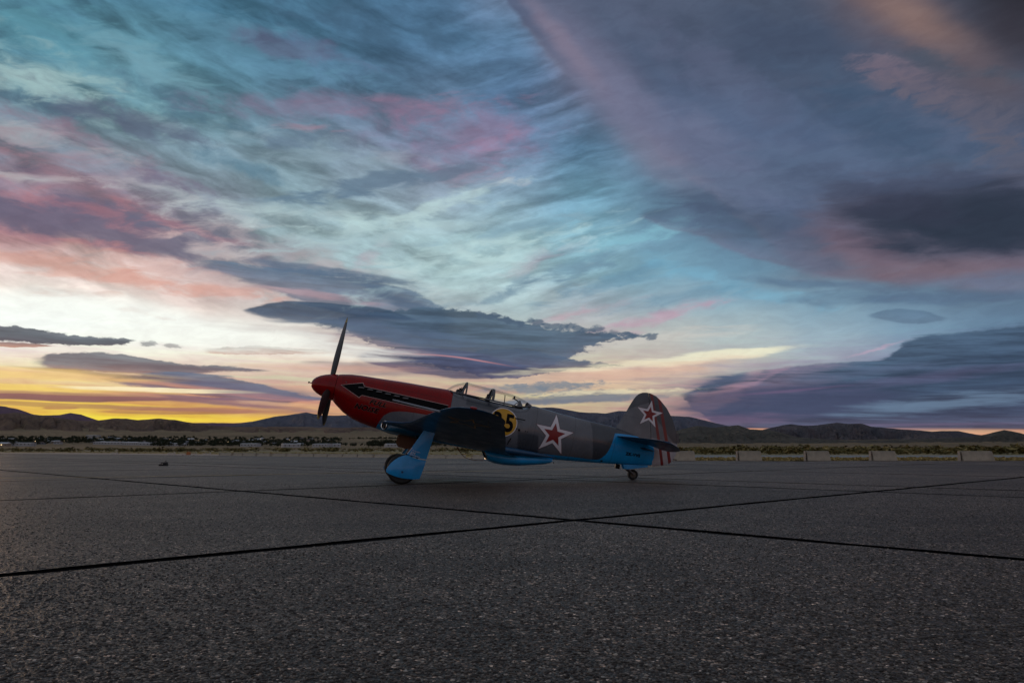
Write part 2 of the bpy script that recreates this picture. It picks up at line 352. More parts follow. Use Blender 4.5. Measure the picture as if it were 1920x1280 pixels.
blob(1420, 806, 80, 5, (238,164,120), 0, .9, k='n')
blob(1640, 655, 70, 4, (206,164,190), 14, 0.45, k='r')
# veil and lenticular clouds in the middle
cloud([(300,480,500),(400,478,520),(480,492,545),(560,500,572),(640,506,600),(720,520,620),(790,545,640),(840,572,650),(900,586,640)], (92,112,138), (128,126,146), .7, .8, 'r', .9, None, 'low', .22, ends=5., frag=1.5, fz='low')
blob(640, 515, 170, 12, (84,104,132), -6, .7, (-.5,.6), 'low', k='s')
blob(740, 560, 130, 14, (78,98,126), -22, .7, (-.3,.7), 'low', k='s')
blob(590, 553, 120, 8, (186,147,157), -6, .6, (-.3,.8), 'low', k='s')
blob(420, 525, 130, 12, (204,170,170), -8, .5, (-.3,.8), 'low', k='s')
cloud([(560,600,606),(640,590,632),(720,578,662),(820,572,700),(900,582,706),(980,596,712),(1050,612,690),(1110,616,664),(1160,620,647),(1240,628,634)],
      (76,98,122), (90,94,118), .5, 1.0, 'r', .93, (.6,(66,88,114)), 'low', .3, ends=2.0, frag=1.5)
for i in range(22):
    x = 900+i*15.5; y = 592+i*2.0+random.uniform(-4, 5); blob(x, y, random.uniform(9, 17), random.uniform(5, 8), (78,96,120), random.uniform(-20,20), .8, (-.4,.5), 'fine', k='r')
cloud([(860,660,700),(960,652,712),(1040,664,700),(1100,674,694),(1190,683,690)], (78,94,120), (98,92,118), .3, .3, 'r', .9, None, 'low', .2, ends=1.2, frag=1.5)
cloud([(432,584,588),(480,570,604),(560,561,619),(640,564,622),(720,576,614),(800,598,608),(845,604,606)], (62,82,106), (108,114,134), .38, 1.2, 's', .92, (.6,(54,74,102)), 'low', .2, ends=1.0, frag=.7, fz='low')
blob(650, 612, 150, 7, (96,112,138), -4, .5, (-.4,.8), 'low', k='s')
blob(560, 622, 170, 12, (176,150,150), -4, .45, (-.4,.8), 'low')
blob(740, 625, 170, 18, (84,100,130), -6, .6, (-.4,.8), 'low')
cloud([(640,664,672),(720,650,694),(800,646,710),(900,656,718),(1000,684,702),(1050,692,694)], (84,92,122), (76,72,106), .5, .6, 's', .85, (.5,(66,72,106)), 'low', .28, ends=2.4, frag=1.2, fz='low')
cloud([(690,662,665),(760,661,665.5),(840,665,670),(920,677,682),(985,690,693)], (196,128,136), (196,128,136), .1, .1, 'n', .75, None, ends=3.)
blob(650, 648, 150, 20, (160,134,146), -2, .6, (-.3,.8), 'low')
blob(700, 690, 130, 16, (128,100,122), -4, .6, (-.3,.8), 'low')
cloud([(350,652,662),(450,646,666),(560,650,666),(650,656,664)], (158,150,146), (196,140,124), .2, .16, 'r', .75, None, 'low', .2, ends=3., frag=1.4, fz='low')
blob(590, 672, 150, 5, (246,222,206), 0, .5, (-.7,.5), 'low', k='s')
blob(620, 690, 190, 8, (218,168,148), 0, .6, (-.3,.8), 'low', k='s')
blob(560, 712, 150, 10, (206,200,172), 0, .6, (-.3,.8), 'low', k='s')
blob(1040, 722, 110, 9, (120,132,150), 2, .8, (-.1,.7), 'fine', k='r')
blob(1090, 736, 120, 7, (132,134,146), 2, .8, (-.1,.7), 'fine', k='r')
blob(980, 755, 240, 5, (128,124,138), 2, .8, (-.3,.7), 'low', k='r')
# dark clouds low at the left, lit from below
cloud([(-60,611,644),(40,610,644),(100,620,648),(180,629,650),(235,632,648),(270,640,643)], (104,110,124), (72,66,88), .2, .26, 'r', .93, (.6,(72,80,98)), 'low', .2, ends=1.2, frag=1.2)
blob(280, 644, 16, 5, (110,112,122), 0, .7, (-.3,.6), 'fine', k='r'); blob(325, 648, 20, 4, (120,118,126), 0, .6, (-.3,.6), 'fine', k='r')
cloud([(-60,640,652),(40,641,652),(120,647,651)], (120,84,92), (190,110,84), .12, .12, 's', .8, None, 'low', .2, ends=1.5, frag=1.)
cloud([(30,668,684),(110,656,696),(220,658,704),(330,676,708),(430,684,702),(550,691,699)], (98,104,122), (150,104,108), .34, .45, 'r', .86, (.5,(92,86,108)), 'low', .3, ends=2.6, frag=1.9, fz='low')
cloud([(140,700,708),(230,698,724),(330,692,742),(430,702,758),(520,724,766),(590,740,756),(650,746,750)], (96,110,136), (138,100,118), .4, .5, 'r', .86, (.55,(86,90,122)), 'low', .34, ends=2.6, frag=1.8, fz='low')
blob(250, 706, 160, 5, (90,78,106), -3, .75, (-.4,.6), 'low', k='s')
blob(330, 722, 170, 5, (214,146,116), -5, .7, (-.3,.7), 'low', k='s')
blob(470, 740, 190, 6, (196,128,124), -6, .7, (-.3,.7), 'low', k='s')
blob(400, 752, 200, 7, (118,84,116), -5, .75, (-.5,.6), 'low', k='s')
blob(540, 758, 120, 5, (226,170,130), -2, .6, (-.4,.7), 'low', k='s')
cloud([(-60,735,752),(60,736,752),(160,740,756),(260,742,754),(340,748,752)], (156,94,92), (112,74,92), .16, .2, 's', .88, None, 'low', .2, ends=1.5, frag=1., fz='low')
cloud([(60,762,768),(110,758,768),(160,762,767)], (176,110,70), (150,84,76), .12, .1, 's', .7, None, 'low', .2, ends=1., frag=1., fz='low')
cloud([(150,768,774),(260,764,778),(400,762,778),(520,768,776)], (200,124,76), (156,92,84), .14, .16, 's', .65, None, 'low', .2, ends=2.5, frag=1., fz='low')
blob(60, 700, 220, 10, (246,196,104), 0, .6, (-.6,.6), 'low', k='s')
blob(90, 727, 230, 6, (255,214,84), 0, .6, (-.6,.6), 'low', k='s')
blob(300, 731, 150, 4, (255,232,190), 0, .9, (-.9,.3), 'low', k='s')
blob(90, 757, 190, 5, (248,206,40), 0, .55, (-.6,.5), 'low', k='s')
blob(200, 785, 380, 7, (255,228,14), 0, .75, k='n')
blob(480, 786, 160, 8, (246,196,30), 0, .7, k='n')

blob(250, 590, 420, 34, (255,254,250), -3, .6)
blob(470, 640, 260, 22, (255,252,246), -3, .6, (-.5,.6), 'low')
blob(900, 500, 360, 50, (196,222,226), 14, .5, (.1,1.2), 'wisp')
blob(720, 430, 300, 40, (190,214,218), 10, .5, (.1,1.2), 'wisp')
blob(1100, 690, 200, 8, (238,222,190), 3, .6, (-.4,.7), 'low')
blob(1080, 748, 210, 9, (112,118,136), 2, .85, (-.4,.6), 'mot', k='r')
blob(1010, 728, 120, 10, (116,126,144), 2, .8, (-.2,.8), 'mot', k='r')
blob(1150, 733, 160, 6, (236,216,180), 2, .7, (-.2,.8), 'mot')
blob(470, 730, 190, 14, (104,104,132), -5, .6, (-.3,.8), 'low', k='s')
blob(110, 742, 220, 7, (128,84,96), 0, .6, (-.4,.7), 'low', k='s')
blob(180, 762, 300, 4, (150,92,84), -1, .6, (-.4,.6), 'low', k='s')
blob(430, 770, 200, 5, (170,110,100), -1, .6, (-.4,.6), 'low', k='s')
# ---- put the sky together: the sky in front of the camera in sectors, each with only the clouds that reach into it
W = bpy.data.worlds.new('World'); W.use_nodes = True; W.cycles.sampling_method = 'MANUAL'; W.cycles.sample_map_resolution = 256
W.node_tree.nodes.clear(); w = NT(W.node_tree)
gen = w.new('ShaderNodeTexCoord').outputs['Generated']
K = use(w, COORD, dir=gen); K = {k: K[k] for k in KEYS}
NO = use(w, NOISES, **K); NO = {k: NO[k] for k in NZ}
bs = use(w, BASE, **K)['sky']; st_ = use(w, STREAK, sky=bs, **K, **NO)['sky']
pair = {'n': ('az0','el0'), 's': ('azs','els'), 'r': ('azr','elr'), 'b': ('azb','elb')}
nis = w.new('ShaderNodeTexSky', sky_type='NISHITA'); nis.sun_disc = False
nis.sun_elevation = R(SUN_EL); nis.sun_rotation = R(SUN_AZ); nis.altitude = 1500; nis.air_density = 1.; nis.dust_density = 1.5
bn = w.new('ShaderNodeBackground'); w.put(bn.inputs[0], nis.outputs[0]); bn.inputs[1].default_value = .05
def backg(col):                                        # the clear dusk sky shows a little through the cloud
    b = w.new('ShaderNodeBackground'); w.put(b.inputs[0], col); b.inputs[1].default_value = 1.
    return b.outputs[0]
def mixs(f, a, b):
    n = w.new('ShaderNodeMixShader'); w.put(n.inputs[0], f); w.l.new(a, n.inputs[1]); w.l.new(b, n.inputs[2]); return n.outputs[0]
NC = {k: w.mul(w.sub(NO[k], .5), 3.2+i*1e-4) for i, k in enumerate(NZ)}   # noises centred on nought
MOT = w.rgb(w.step(NC['mot'], -.7, .7, .905, 1.015), w.step(NC['mot'], -.7, .7, .95, 1.09), w.step(NC['mot'], -.7, .7, .93, 1.05))      # fine mottling over all of it
nsec = [0]
def sector(a0, a1, e0, e1):
    s = st_; nsec[0] += 1; Q = {}; cnt = 0
    for (fa0, fa1, fe0, fe1), g, k, nz in FEAT:
        if fa1 < a0 or fa0 > a1 or fe1 < e0 or fe0 > e1: continue
        if cnt % 5 == 0:                               # tie the coordinates to the colour so far: keeps the shader's stack small
            q = w.new('ShaderNodeSeparateColor'); w.put(q.inputs[0], s); rr = q.outputs[0]; Q = {}
        cnt += 1
        for kk in pair[k]:
            if kk not in Q: Q[kk] = w.m('MULTIPLY_ADD', rr, nsec[0]*1e-6, K[kk])
        ins = dict(sky=s, az=Q[pair[k][0]], el=Q[pair[k][1]])
        for kk in (nz if isinstance(nz, tuple) else (nz,)):
            if 'n_'+kk not in Q: Q['n_'+kk] = w.m('MULTIPLY_ADD', rr, nsec[0]*1e-6, NC[kk])
        if isinstance(nz, tuple): ins['n'] = Q['n_'+nz[0]]; ins['f'] = Q['n_'+nz[1]]
        else: ins['n'] = Q['n_'+nz]
        s = use(w, g, **ins)['sky']
    s = w.mix(1., s, MOT, 'MULTIPLY'); hs = w.new('ShaderNodeHueSaturation'); hs.inputs['Saturation'].default_value = .93; w.put(hs.inputs['Color'], s); s = hs.outputs[0]
    return backg(s)
AC = [-10., 8.]; EC = [9.]; M = .3
cols = []
ab = [-60]+AC+[60]; eb = [-5]+EC+[60]
for i in range(3):
    rows = [sector(ab[i]-M, ab[i+1]+M, eb[j]-M, eb[j+1]+M) for j in range(2)]
    s = rows[0]
    for j in (1,): s = mixs(w.step(K['el0'], EC[j-1]-M, EC[j-1]+M), s, rows[j])
    cols.append(s)
s = cols[0]
for i in (1, 2): s = mixs(w.step(K['az0'], AC[i-1]-M, AC[i-1]+M), s, cols[i])
# beyond +-50 degrees and overhead the cloud deck goes on, without single clouds
inside = w.mul(w.step(w.m('ABSOLUTE', K['az0']), 52., 40.), w.mul(w.step(K['el0'], 46., 38.), w.step(dz_ := K['el0'], -.1, .02)))
s = mixs(inside, backg(bs), s)
addn = w.new('ShaderNodeMixShader'); addn.inputs[0].default_value = .97
w.l.new(bn.outputs[0], addn.inputs[1]); w.l.new(s, addn.inputs[2])
wo = w.new('ShaderNodeOutputWorld'); w.l.new(addn.outputs[0], wo.inputs[0])

S.world = W
sun = bpy.data.lights.new('sun', 'SUN'); sun.energy = .35; sun.angle = R(6); sun.color = (1., .62, .36)
so = bpy.data.objects.new('sun', sun); C.objects.link(so)
so.rotation_euler = Vector((math.sin(R(SUN_AZ))*math.cos(R(SUN_EL)), math.cos(R(SUN_AZ))*math.cos(R(SUN_EL)), math.sin(R(SUN_EL)))).to_track_quat('Z', 'Y').to_euler()

# ------------------------------------------------------------------ mesh helpers
def tag(o, label=None, cat=None, group=None, kind=None):
    for k, v in (('label', label), ('category', cat), ('group', group), ('kind', kind)):
        if v: o[k] = v
    return o
def mesh_data(name, V, F, mats=(), smooth=False, mi=None):
    me = bpy.data.meshes.new(name)
    me.from_pydata([tuple(map(float, v)) for v in V], [], [tuple(map(int, f)) for f in F]); me.update()
    for m in (mats if isinstance(mats, (list, tuple)) else [mats]): me.materials.append(m)
    if smooth: me.polygons.foreach_set('use_smooth', [True]*len(me.polygons))
    if mi is not None: me.polygons.foreach_set('material_index', list(mi))
    return me
def obj(name, V, F, mats, parent=None, smooth=False, mi=None):
    o = bpy.data.objects.new(name, mesh_data(name, V, F, mats, smooth, mi)); C.objects.link(o)
    if parent: o.parent = parent
    return o
def empty(name, loc=(0,0,0), rz=0.):
    o = bpy.data.objects.new(name, None); C.objects.link(o); o.location = loc; o.rotation_euler = (0,0,rz); o.empty_display_size = .3
    return o
def copy_tree(o, parent=None):
    c = o.copy(); C.objects.link(c)
    if parent: c.parent = parent
    for ch in list(o.children): copy_tree(ch, c)
    return c
class MB:                                              # collects shapes into one mesh
    def __init__(s): s.V = []; s.F = []; s.M = []
    def add(s, V, F, m=0):
        n = len(s.V); s.V += [tuple(v) for v in V]; s.F += [tuple(i+n for i in f) for f in F]; s.M += [m]*len(F); return s
    def box(s, c, d, rot=None, m=0, taper=1.):
        V = []
        for z in (-.5, .5):
            k = taper if z > 0 else 1.
            for x, y in ((-.5,-.5),(.5,-.5),(.5,.5),(-.5,.5)):
                v = Vector((x*d[0]*k, y*d[1]*k, z*d[2]))
                if rot is not None: v = rot @ v
                V.append(v+Vector(c))
        return s.add(V, [(3,2,1,0),(4,5,6,7),(0,1,5,4),(1,2,6,5),(2,3,7,6),(3,0,4,7)], m)
    def tube(s, pts, r, n=10, m=0, cap=True):
        pts = [Vector(p) for p in pts]; rs = r if isinstance(r, (list, tuple)) else [r]*len(pts); rings = []
        for i, p in enumerate(pts):
            d = (pts[min(i+1, len(pts)-1)]-pts[max(i-1, 0)]).normalized()
            a = d.orthogonal().normalized() if i == 0 else (a-d*a.dot(d)).normalized()
            b = d.cross(a); rings.append([p+(a*math.cos(2*math.pi*k/n)+b*math.sin(2*math.pi*k/n))*rs[i] for k in range(n)])
        V, F = ring_loft(rings, cap); return s.add(V, F, m)
    def lathe(s, prof, c, axis='Y', n=28, m=0):         # prof: (radius, along)
        V = []; F = []
        for r, t in prof:
            for k in range(n):
                a = 2*math.pi*k/n; u, v = r*math.cos(a), r*math.sin(a)
                V.append({'Y': (c[0]+u, c[1]+t, c[2]+v), 'X': (c[0]+t, c[1]+u, c[2]+v), 'Z': (c[0]+u, c[1]+v, c[2]+t)}[axis])
        for i in range(len(prof)-1):
            for k in range(n): F.append((i*n+k, i*n+(k+1)%n, (i+1)*n+(k+1)%n, (i+1)*n+k))
        return s.add(V, F, m)
    def build(s, name, mats, parent=None, smooth=False): return obj(name, s.V, s.F, mats, parent, smooth, s.M)
def ring_loft(rings, cap=True):
    n = len(rings[0]); V = [v for r in rings for v in r]; F = []
    for i in range(len(rings)-1):
        for k in range(n): F.append((i*n+k, i*n+(k+1)%n, (i+1)*n+(k+1)%n, (i+1)*n+k))
    if cap: F.append(tuple(range(n))[::-1]); F.append(tuple((len(rings)-1)*n+k for k in range(n)))
    return V, F
def fix_normals(o):
    b = bmesh.new(); b.from_mesh(o.data); bmesh.ops.recalc_face_normals(b, faces=b.faces); b.to_mesh(o.data); b.free(); return o
def smooth_angle(o, deg=40):
    o.data.polygons.foreach_set('use_smooth', [True]*len(o.data.polygons))
    try: o.data.set_sharp_from_angle(angle=R(deg))
    except Exception: pass
    return o

# ------------------------------------------------------------------ materials
def material(name):
    m = bpy.data.materials.new(name); m.use_nodes = True; t = NT(m.node_tree); p = t.n['Principled BSDF']
    return m, t, p
def simple(name, col, rough=.5, metal=0., var=.12, scale=6., coat=0., spec=.5, bump=0., bscale=60.):
    m, t, p = material(name)
    c = t.new('ShaderNodeTexCoord').outputs['Object']
    n = t.noise(c, scale, 5., .6)
    f = t.step(n, .3, .7, 1-var, 1+var)
    t.put(p.inputs['Base Color'], t.mix(1., tuple(col), t.rgb(f, f, f), 'MULTIPLY'))
    t.put(p.inputs['Roughness'], t.step(n, .3, .7, rough*.85, min(1, rough*1.15)))
    p.inputs['Metallic'].default_value = metal; p.inputs['Coat Weight'].default_value = coat; p.inputs['Specular IOR Level'].default_value = spec
    if bump:
        b = t.new('ShaderNodeBump'); b.inputs['Strength'].default_value = bump; b.inputs['Distance'].default_value = .01
        t.put(b.inputs['Height'], t.noise(c, bscale, 5., .6)); t.put(p.inputs['Normal'], b.outputs[0])
    return m

# ================================================================== THE GROUND
def asphalt(name, base=(.172,.129,.099), tone=1.):
    m, t, p = material(name)
    P = t.new('ShaderNodeNewGeometry').outputs['Position']
    sp = t.new('ShaderNodeSeparateXYZ'); t.put(sp.inputs[0], P)
    dist = t.m('SQRT', t.add(t.mul(sp.outputs[0], sp.outputs[0]), t.mul(sp.outputs[1], sp.outputs[1])))
    flat = t.xyz(sp.outputs[0], sp.outputs[1], 0.)
    warped = t.new('ShaderNodeVectorMath', operation='ADD'); t.put(warped.inputs[0], flat)
    nz = t.new('ShaderNodeVectorMath', operation='SCALE'); t.put(nz.inputs[0], t.noise(flat, 60., 2., .5, 0., True)); nz.inputs['Scale'].default_value = .008
    t.put(warped.inputs[1], nz.outputs[0]); wv = warped.outputs[0]
    cell = t.voro(wv, 62., 'F1', 'Color'); sc = t.new('ShaderNodeSeparateColor'); t.put(sc.inputs[0], cell)
    cell2 = t.voro(wv, 150., 'F1', 'Color'); sc2 = t.new('ShaderNodeSeparateColor'); t.put(sc2.inputs[0], cell2)
    edge = t.voro(wv, 62., 'DISTANCE_TO_EDGE')
    stone = t.ramp(sc.outputs[0], [(0,.32),(.5,.66),(.78,1.2),(.92,2.3),(1.,5.)])
    stone2 = t.ramp(sc2.outputs[1], [(0,.55),(.6,.9),(.9,1.5),(1.,2.6)])
    gap = t.step(edge, 0., .24, .2, 1.)
    f = t.mul(t.mul(stone, gap), stone2)
    big = t.noise(flat, .22, 5., .6); mid = t.noise(flat, 1.7, 5., .65)
    streak = t.noise(rot_uv(t, sp.outputs[0], sp.outputs[1], 3, 30., .9), 1., 5., .65)
    f = t.mul(f, t.mul(t.step(big, .32, .68, .70, 1.26), t.mul(t.step(mid, .3, .7, .86, 1.14), t.step(streak, .3, .7, .82, 1.16))))
    oi = t.new('ShaderNodeObjectInfo').outputs['Random']; f = t.mul(f, t.step(oi, 0., 1., .80, 1.18, False))
    oil = t.mul(t.step(t.voro(flat, .45), .22, .06), t.step(t.noise(flat, 3., 4.), .42, .6)); wear = t.step(t.noise(flat, .55, 6., .7), .52, .72)
    f = t.mul(f, t.mul(t.step(oil, 0., 1., 1., .55, False), t.step(wear, 0., 1., 1., .72, False)))
    tint_ = t.mix(sc.outputs[1], (1.08, .97, .9, 1), (.92, 1., 1.08, 1))
    col = t.mix(1., t.mix(1., tuple(np.array(base)*tone), t.rgb(f, f, f), 'MULTIPLY'), tint_, 'MULTIPLY')
    t.put(p.inputs['Base Color'], col)
    t.put(p.inputs['Roughness'], t.step(sc2.outputs[0], 0., 1., .45, .85)); p.inputs['Specular IOR Level'].default_value = .4
    h = t.add(t.mul(t.step(edge, 0., .3), .6), t.mul(sc.outputs[2], .5))
    b = t.new('ShaderNodeBump'); b.inputs['Distance'].default_value = .006
    t.put(b.inputs['Strength'], t.step(dist, 3., 40., .85, .35, False)); t.put(b.inputs['Height'], h)
    t.put(p.inputs['Normal'], b.outputs[0])
    return m
M_ASPH = asphalt('asphalt'); M_TAR = simple('tar_sealant', (.004,.004,.0045), .95, var=.3, scale=9., spec=.04, bump=.4, bscale=40)
M_PLATE = simple('pale_concrete', (.34,.29,.25), .85)
M_CONC = simple('weathered_concrete', (.28,.245,.195), .85, var=.22, scale=2.2, bump=.5, bscale=25)
M_YEL = simple('worn_yellow_paint', (.46,.31,.13), .8, var=.5, scale=5.)
def land(name, cols, scale=.02, fine=.25, rough=.95, spots=None, relief=0.):
    m, t, p = material(name)
    P = t.new('ShaderNodeNewGeometry').outputs['Position']
    a = t.noise(P, scale, 8., .65); b = t.noise(P, fine, 6., .7)
    c = t.ramp(t.add(t.mul(a, .65), t.mul(b, .35)), [(.34, cols[0]), (.5, cols[1]), (.64, cols[2])])
    if spots:
        v = t.voro(P, spots[0]); k = t.mul(t.step(v, spots[1], spots[1]*.45), t.step(t.noise(P, spots[0]*.08, 4.), .42, .56))
        c = t.mix(k, c, tuple(spots[2]))
    if relief:
        b_ = t.new('ShaderNodeBump'); b_.inputs['Strength'].default_value = 1.; b_.inputs['Distance'].default_value = relief
        t.put(b_.inputs['Height'], t.add(t.noise(P, 3.2/relief, 8., .7), t.noise(P, 1./relief, 4., .6))); t.put(p.inputs['Normal'], b_.outputs[0])
    t.put(p.inputs['Base Color'], c); p.inputs['Roughness'].default_value = rough; p.inputs['Specular IOR Level'].default_value = .1
    return m
M_DRY = land('dry_grass', [(.16,.14,.06),(.34,.25,.10),(.48,.35,.15)], .25, 2.5)
M_SCRUB = land('scrubland', [(0.130,0.124,0.058),(0.247,0.208,0.104),(0.416,0.325,0.195)], .03, .5, spots=(.35,.35,(0.046,0.052,0.026)))
M_VALLEY = land('valley_floor', [(0.112,0.094,0.054),(0.206,0.150,0.089),(0.281,0.206,0.122)], .004, .05, spots=(.06,.4,(0.028,0.032,0.019)))
M_TAXI = simple('taxiway_asphalt', (.21,.225,.235), .9, var=.15, scale=.2)
M_PALE = simple('pale_pavement', (.34,.26,.22), .85, var=.2, scale=.3)

U1 = Vector((.719, .695)); V1 = Vector((.695, -.719))          # directions of the two families of joints
def st2xy(s, t): return (U1.x*s+V1.x*t, U1.y*s+V1.y*t)
EDGE = [(400,46.5),(12,47.2),(2,52.5),(-4,57.5),(-15,67.5),(-31,83.5),(-75,118.),(-400,300)]    # far edge of the apron
def yedge(x):
    for (x1, y1), (x0, y0) in zip(EDGE, EDGE[1:]):
        if x0 <= x <= x1: return y0+(y1-y0)*(x-x0)/(x1-x0)
    return 46.
apron = obj('apron', [(-400,-300,-.016),(400,-300,-.016),(400,46.5,-.016)]+[(x,y,-.016) for x,y in EDGE[1:]], [tuple(range(3+len(EDGE)-1))], M_TAR)
tag(apron, kind='structure')
def clip(poly, nx, ny, c):                              # keep nx*x+ny*y <= c
    out = []
    for i in range(len(poly)):
        a, b = poly[i], poly[(i+1) % len(poly)]; da, db = nx*a[0]+ny*a[1]-c, nx*b[0]+ny*b[1]-c
        if da <= 0: out.append(a)
        if (da < 0 < db) or (db < 0 < da):
            k = da/(da-db); out.append((a[0]+(b[0]-a[0])*k, a[1]+(b[1]-a[1])*k))
    return out
SJ = [-60+7.62*i for i in range(0, 0)]
SJ = [6-7.62*k for k in range(9, 0, -1)]+[6., 13.55, 15.75]+[15.75+7.62*k for k in range(1, 16)]
TJ = [-5.3-7.55*k for k in range(17, 0, -1)]+[-5.3]+[-5.3+7.55*k for k in range(1, 8)]
G = .078
nslab = 0
for i in range(len(SJ)-1):
    for j in range(len(TJ)-1):
        s0, s1, t0, t1 = SJ[i]+G, SJ[i+1]-G, TJ[j]+G, TJ[j+1]-G
        cx, cy = st2xy((s0+s1)/2, (t0+t1)/2)
        if cy < -9 or abs(cx) > 1.15*max(cy, 0)+16 or cy > yedge(cx)+6: continue
        near = math.hypot(cx, cy) < 26
        N = 60 if near else 1
        ring = []; ph = [random.uniform(0, 6.28) for _ in range(4)]
        cs = [(s0,t0),(s1,t0),(s1,t1),(s0,t1)]
        for a, b in zip(cs, cs[1:]+cs[:1]):
            for k in range(N):
                f = k/N; wv_ = (.010*math.sin(f*9+ph[0])+.008*math.sin(f*23+ph[1])+.006*math.sin(f*51+ph[2])+random.gauss(0,.003)) if near else 0; ring.append((a[0]+(b[0]-a[0])*f+wv_, a[1]+(b[1]-a[1])*f+wv_))
        poly = [st2xy(*q) for q in ring]
        if cy > 30:
            for (x1, y1), (x0, y0) in zip(EDGE, EDGE[1:]):
                if x0-1 <= cx <= x1+1 or abs(cx-x0) < 8 or abs(cx-x1) < 8:
                    if x0 < -4 and x1 <= 12 or x0 >= 2 or cx < 12:
                        nx, ny = -(y0-y1), (x0-x1); L = math.hypot(nx, ny); nx /= L; ny /= L
                        if ny < 0: nx, ny = -nx, -ny
                        if x0-4 <= cx <= x1+4: poly = clip(poly, nx, ny, nx*x0+ny*y0)
                        if len(poly) < 3: break
        if len(poly) < 3: continue
        n = len(poly); dz = random.uniform(-.001, .001)
        V = [(x, y, dz) for x, y in poly]+[(x, y, -.03) for x, y in poly]
        F = [tuple(range(n))]+[(k, k+n, (k+1) % n+n, (k+1) % n) for k in range(n)]
        obj('pavement_slab', V, F, [M_ASPH, M_TAR], apron, mi=[0]+[1]*n); nslab += 1
back = obj('rear_apron', [(-300,-260,.004),(300,-260,.004),(300,-14,.004),(-300,-14,.004)], [(0,1,2,3)], M_ASPH); tag(back, kind='structure')
# yellow taxi line, worn
pts = [ground(*p) for p in ((-200,899),(0,895.8),(160,894.8),(500,889.4),(700,886),(850,884),(1060,879.2),(1280,873.5))]
V = []; F = []
fine = []
for (a, b) in zip(pts, pts[1:]):
    for k in range(30): fine.append((a[0]+(b[0]-a[0])*k/30, a[1]+(b[1]-a[1])*k/30))
for k, (x, y) in enumerate(fine[:-1]):
    dx_, dy_ = fine[k+1][0]-x, fine[k+1][1]-y; L = math.hypot(dx_, dy_); hw = .085+random.uniform(-.015,.01)
    V += [(x-dy_/L*hw, y+dx_/L*hw, .0055), (x+dy_/L*hw, y-dx_/L*hw, .0055)]
F = [(2*k, 2*k+1, 2*k+3, 2*k+2) for k in range(len(V)//2-1)]
tag(obj('taxi_line', V, F, M_YEL), kind='structure')
# dark oil drips, added to deepen the faint shade under the aircraft
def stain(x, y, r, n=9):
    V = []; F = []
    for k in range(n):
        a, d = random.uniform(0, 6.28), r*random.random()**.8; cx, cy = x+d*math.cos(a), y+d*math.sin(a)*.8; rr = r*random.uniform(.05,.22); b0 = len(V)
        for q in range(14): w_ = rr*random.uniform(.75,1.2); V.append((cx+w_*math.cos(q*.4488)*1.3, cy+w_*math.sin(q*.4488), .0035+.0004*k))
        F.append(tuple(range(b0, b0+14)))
    return tag(obj('oil_shade_spot', V, F, M_OIL_SHADE), 'dark oil spots added on the asphalt to deepen shade under the aircraft nose' if r > .8 else 'small dark oil spots added to deepen shade beside the tail wheel', 'oil stain', kind='stuff')
M_OIL_SHADE = simple('oil_shade_asphalt', (.030,.026,.024), .45, var=.4, scale=30., bump=.6, bscale=90)
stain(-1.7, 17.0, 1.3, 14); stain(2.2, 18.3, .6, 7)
# loose and half embedded stone chips of the coarse surface near the camera
def chips(n):
    k = rng.random(n); Y = 1.9+15.*k**2.1; X = (rng.random(n)*2-1)*(.70*Y+.35)
    s = X*U1.x+Y*U1.y; t = X*V1.x+Y*V1.y
    ok = np.ones(n, bool)
    for q in SJ: ok &= abs(s-q) > G+.008
    for q in TJ: ok &= abs(t-q) > G+.008
    X, Y = X[ok], Y[ok]; n = len(X)
    r = (.0038+.0068*rng.random(n)**1.8); h = r*(.38+.35*rng.random(n)); rot = rng.random(n)*6.283; el_ = .55+.45*rng.random(n)
    A = np.arange(6)*math.pi/3
    V = np.zeros((n, 8, 3)); jit = .75+.5*rng.random((n, 6))
    u = np.cos(A)[None]*r[:, None]*jit; v = np.sin(A)[None]*(r*el_)[:, None]*jit
    V[:, :6, 0] = X[:, None]+u*np.cos(rot)[:, None]-v*np.sin(rot)[:, None]
    V[:, :6, 1] = Y[:, None]+u*np.sin(rot)[:, None]+v*np.cos(rot)[:, None]
    V[:, :6, 2] = (rng.random((n, 6))-.3)*h[:, None]*.5+.001
    V[:, 6, 0] = X+(rng.random(n)-.5)*r*.8; V[:, 6, 1] = Y+(rng.random(n)-.5)*r*.8; V[:, 6, 2] = h
    V[:, 7] = V[:, 6]; V[:, 7, 2] = -.004
    tri = np.array([(i, (i+1) % 6, 6) for i in range(6)]+[((i+1) % 6, i, 7) for i in range(6)])
    Fc = (tri[None]+(np.arange(n)*8)[:, None, None]).reshape(-1)
    me = bpy.data.meshes.new('stone_chips'); me.vertices.add(n*8); me.vertices.foreach_set('co', V.reshape(-1))
    me.loops.add(len(Fc)); me.loops.foreach_set('vertex_index', Fc.astype(np.int32))
    me.polygons.add(len(Fc)//3); me.polygons.foreach_set('loop_start', np.arange(0, len(Fc), 3, dtype=np.int32))
    me.update(calc_edges=True); me.validate()
    return me
m, t, p = material('stone_chip')
P = t.new('ShaderNodeNewGeometry'); rnd = P.outputs['Random Per Island']
t.put(p.inputs['Base Color'], t.ramp(rnd, [(0.,(.03,.026,.024)),(.4,(.065,.056,.050)),(.72,(.105,.092,.080)),(.9,(.175,.155,.135)),(.98,(.27,.245,.21)),(1.,(.40,.36,.31))]))
t.put(p.inputs['Roughness'], t.step(rnd, 0., 1., .8, .5)); M_CHIP = m
me = chips(95000); me.materials.append(M_CHIP)
o = bpy.data.objects.new('stone_chips', me); C.objects.link(o); tag(o, 'small grey stone chips standing proud of the coarse asphalt in front', 'gravel', kind='stuff')

